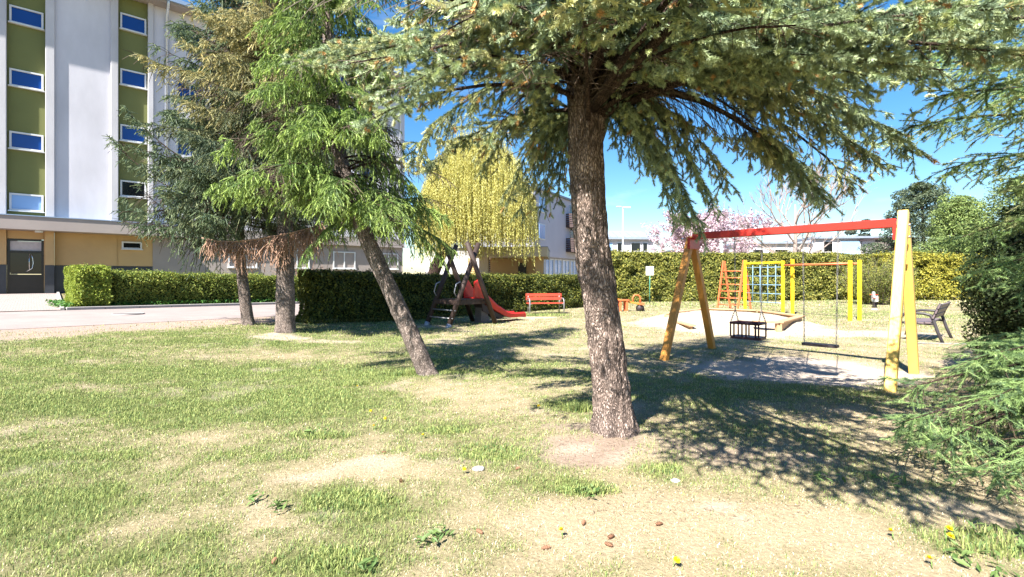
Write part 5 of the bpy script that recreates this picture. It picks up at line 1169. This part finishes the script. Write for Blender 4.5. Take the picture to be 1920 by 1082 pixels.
# ---- willow
r = np.random.default_rng(61); c = np.array((-1.9, 25.6, 0)); wl = thing('weeping_willow', 'yellow green weeping willow behind the dark hedge and slide', 'tree', tuple(c))
trunk_mesh('trunk', [(-2.6, 0, -0.05), (-2.35, 0.1, 1.6), (-1.8, 0.2, 3.0), (-0.9, 0.2, 5.0), (0.0, 0.1, 7.6)], [0.36, 0.30, 0.27, 0.20, 0.06], M['bark_dark'], wl, 30, 120, 0.02, 0.1, 61)
pos = []; nr = []; mb = MB(); Vs = []; Cs = []; S0 = []; S1 = []
for k in range(2700):
    a = r.uniform(0, 6.283); rr = math.sqrt(r.uniform(0.02, 1)); R_ = 3.25; top = 9.2 - 3.9 * rr ** 2.2 + r.normal(0, .25)
    p = np.array((math.cos(a) * rr * R_ * (1.0 if math.cos(a) > 0 else .98), math.sin(a) * rr * R_ * 0.8, top)); bot = 2.55 + r.uniform(0, 1.5) * (1.4 - rr * 0.5) + 0.4 * math.sin(a * 3); L = max(0.8, (top - bot) * r.uniform(0.75, 1.0))
    n_ = int(L / 0.16) + 2; v = np.array((math.cos(a) * 0.35, math.sin(a) * 0.35, -0.6)); sw_ = r.normal(0, .05, 2); q = [p]
    for s_ in range(n_): v = unit(v * 0.6 + np.array((sw_[0], sw_[1], -1.0)) + np.append(r.normal(0, .05, 2), 0)); p = p + v * 0.16; q.append(p)
    q = np.array(q); S0.append(q[:-1]); S1.append(q[1:])
S0 = np.concatenate(S0); S1 = np.concatenate(S1); V, C = stems(S0, S1, 0.006, (0.42, 0.36, 0.07)); Vs.append(V); Cs.append(C)
m = 3; b0 = np.repeat(S0, m, 0) + (np.repeat(S1 - S0, m, 0)) * r.uniform(0, 1, (len(S0) * m, 1)); dirn = unit(np.array((0, 0, -1.0)) + r.normal(0, .38, b0.shape)); s_ = unit(np.cross(dirn, r.normal(0, 1, b0.shape))); ll = r.uniform(.07, .15, (len(b0), 1)); ww = 0.012
cw = blend([(0.60, 0.57, 0.19), (0.54, 0.53, 0.17), (0.68, 0.64, 0.26), (0.40, 0.42, 0.12)], [3, 3, 2, 1.5], len(b0), r)
V = np.stack((b0, b0 + dirn * ll * .5 + s_ * ww, b0 + dirn * ll, b0, b0 + dirn * ll, b0 + dirn * ll * .5 - s_ * ww), 1).reshape(-1, 3); Vs.append(V); Cs.append(np.repeat(cw, 6, 0))
soup('crown', Vs, Cs, M['leaf'], wl)
for k in range(26):
    a = r.uniform(0, 6.283); R_ = r.uniform(1.4, 2.9); z_ = r.uniform(3.2, 6.8); p0 = np.array((-1.8 + (z_ - 3) * 0.4, 0.15, z_)); p2 = np.array((math.cos(a) * R_, math.sin(a) * R_ * .8, min(8.3, z_ + r.uniform(0.9, 2.2)))); pm = (p0 + p2) / 2 + UP * 0.5
    mb.tube([tuple(p0), tuple(p0 * .6 + pm * .4 + UP * .15), tuple(pm), tuple(p2)], [.09, .07, .05, .015], 6, False)
mb.build('limbs', M['bark_dark'], wl)

# ---- leafless and blossoming trees
def rec(mb, p, v, L, rad, lev, r, tips, spread=0.5, ratio=0.72, kids=3, up=0.12, n=5):
    q = [p]; vv = v
    for s_ in range(3): vv = unit(vv + r.normal(0, .10, 3) + UP * up * 0.3); p = p + vv * L / 3; q.append(p)
    mb.tube([tuple(x) for x in q], [rad, rad * .9, rad * .8, rad * .68], n if lev > 1 else 3, False)
    if lev == 0: tips.append((q[1], q[3])); return
    if lev <= 2: tips.append((q[1], q[3]))
    for k in range(kids):
        st = q[r.integers(1, 4)] if k else q[3]; d = unit(vv + unit(np.cross(vv, r.normal(0, 1, 3))) * (spread * r.uniform(0.7, 1.5) if k else 0.2) + UP * up)
        rec(mb, st, d, L * ratio * r.uniform(0.8, 1.15), rad * (0.62 if k else 0.70), lev - 1, r, tips, spread, ratio, kids, up, n)
def bare_tree(name, label, c, trunk_h, L, rad, lev, seed, kids=3, spread=0.55, ratio=0.74, up=0.1, leaf=None, mt='bare', nmain=6, cat='tree', zadd=0):
    r = np.random.default_rng(seed); root = thing(name, label, cat, (c[0], c[1], 0)); tips = []; mb = MB(); tk = MB()
    tk.tube([(0, 0, -0.05), (0.03, 0, trunk_h * .5), (0, 0.02, trunk_h), (0.05, 0, trunk_h * 1.5), (0, 0, trunk_h * 2.1)], [rad * 1.1, rad, rad * .9, rad * .6, rad * .3], 10); tk.build('trunk', M[mt], root)
    for k in range(nmain):
        a = k * 2.4 + r.uniform(-.3, .3); z_ = trunk_h * (0.55 + 1.4 * k / nmain); rec(mb, np.array((0.02, 0, z_)), unit(np.array((math.cos(a), math.sin(a), 0.65 + 0.4 * k / nmain))), L * (1.05 - 0.45 * k / nmain), rad * .42, lev, r, tips, spread, ratio, kids, up)
    mb.build('limbs', M[mt], root)
    if leaf:
        per, sz, pal, w = leaf; P0 = np.array([t[0] for t in tips]); P1 = np.array([t[1] for t in tips]); n_ = len(P0)
        pos = np.repeat(P0, per, 0) + np.repeat(P1 - P0, per, 0) * r.uniform(0, 1.1, (n_ * per, 1)) + r.normal(0, .16, (n_ * per, 3))
        V, C = leaves(pos, r.normal(0, 1, pos.shape) + UP * .5, sz, r, pal, w, 0.6, 0.8); soup('crown', [V], [C], M['petal'], root)
    return root
bare_tree('blossom_tree', 'pink blossoming tree behind the far hedge left of the swing beam', (17.6, 45), 1.6, 2.9, 0.16, 4, 71, leaf=(34, 0.19, [(0.60, 0.47, 0.53), (0.70, 0.59, 0.64), (0.50, 0.36, 0.43), (0.36, 0.28, 0.27)], [3, 2.5, 2, 1]), nmain=8)
bare_tree('bare_tree', 'leafless tree with pale branching crown behind the red swing beam', (23.6, 40), 3.6, 3.4, 0.19, 4, 72, kids=3, spread=0.5, ratio=0.70, up=0.18, nmain=9)
bare_tree('bare_bush', 'brown leafless bush behind the road hedge under the dead branch', (-11.0, 24.6), 0.5, 1.0, 0.05, 3, 73, kids=3, mt='twig', nmain=8, cat='bush')
bare_tree('bare_shrub', 'small leafless shrub beyond the hedge below the bare tree', (20.6, 36), 1.0, 1.8, 0.07, 3, 74, kids=3, mt='bare', nmain=9, cat='bush')
# pine and other background evergreens
def clump_tree(name, label, c, h, R_, n, size, pal, w, seed, trunk_r=0.2, clumps=26, low=0.25, flat=0.5):
    r = np.random.default_rng(seed); root = thing(name, label, 'tree', (c[0], c[1], 0)); mb = MB(); mb.tube([(0, 0, -0.1), (0.1, 0, h * .4), (0, 0.1, h * .95)], [trunk_r, trunk_r * .75, 0.04], 10); mb.build('trunk', M['bark_dark'], root); lm = MB()
    P_, N_ = [], []
    for k in range(clumps):
        t = (k + r.uniform(0, 1)) / clumps; z_ = h * (low + (1 - low) * t); Rz = R_ * (1 - 0.75 * max(0, t - 0.25) / 0.75) * r.uniform(0.45, 1.0); a = k * 2.4; cc = np.array((math.cos(a) * Rz, math.sin(a) * Rz, z_)); rr = R_ * r.uniform(0.28, 0.46) * (1 - .3 * t)
        lm.tube([(0, 0, z_ - 0.4), tuple(cc * np.array((.6, .6, 1)) - UP * .1), tuple(cc)], [.06, .04, .02], 5, False)
        m = n // clumps; d = unit(r.normal(0, 1, (m, 3))); q = r.uniform(0.45, 1, (m, 1)) ** .6; P_.append(cc + d * q * np.array((rr, rr, rr * flat)) * (1 + .35 * (vnoise(d[:, 0:1] * 3 + k, d[:, 1:2] * 3, seed) - .5)) + r.normal(0, .04, (m, 3))); N_.append(d + UP * .4)
    V, C = leaves(np.concatenate(P_), np.concatenate(N_), size, r, pal, w, 0.7, 0.45); soup('crown', [V], [C], M['leaf'], root); lm.build('limbs', M['bark_dark'], root)
clump_tree('pine_tree', 'dark grey green pine rising behind the hedge right of the yellow post', (44.5, 52), 11.4, 5.0, 26000, 0.26, [(0.075, 0.105, 0.06), (0.12, 0.15, 0.085), (0.05, 0.075, 0.045)], [3, 2, 2], 81, 0.3, 34, 0.2)
clump_tree('light_conifer', 'pale green soft conifer beside the dark pine behind the golden hedge', (38.2, 41), 8.2, 3.2, 26000, 0.20, [(0.17, 0.24, 0.07), (0.25, 0.31, 0.10), (0.11, 0.16, 0.05)], [3, 2, 2], 82, 0.2, 44, 0.1, 0.75)
clump_tree('small_pine', 'small distant pine top behind the roofs left of the yellow post', (48, 66), 9.3, 2.2, 5000, 0.3, [(0.06, 0.08, 0.06), (0.09, 0.11, 0.08)], [1, 1], 83, 0.2, 14, 0.45)
clump_tree('edge_tree', 'green tree at right behind the dark yew and golden hedge', (47, 44), 10.5, 5.0, 22000, 0.24, [(0.14, 0.19, 0.06), (0.20, 0.25, 0.08), (0.09, 0.13, 0.04)], [3, 2, 2], 84, 0.3, 36, 0.12, 0.7)
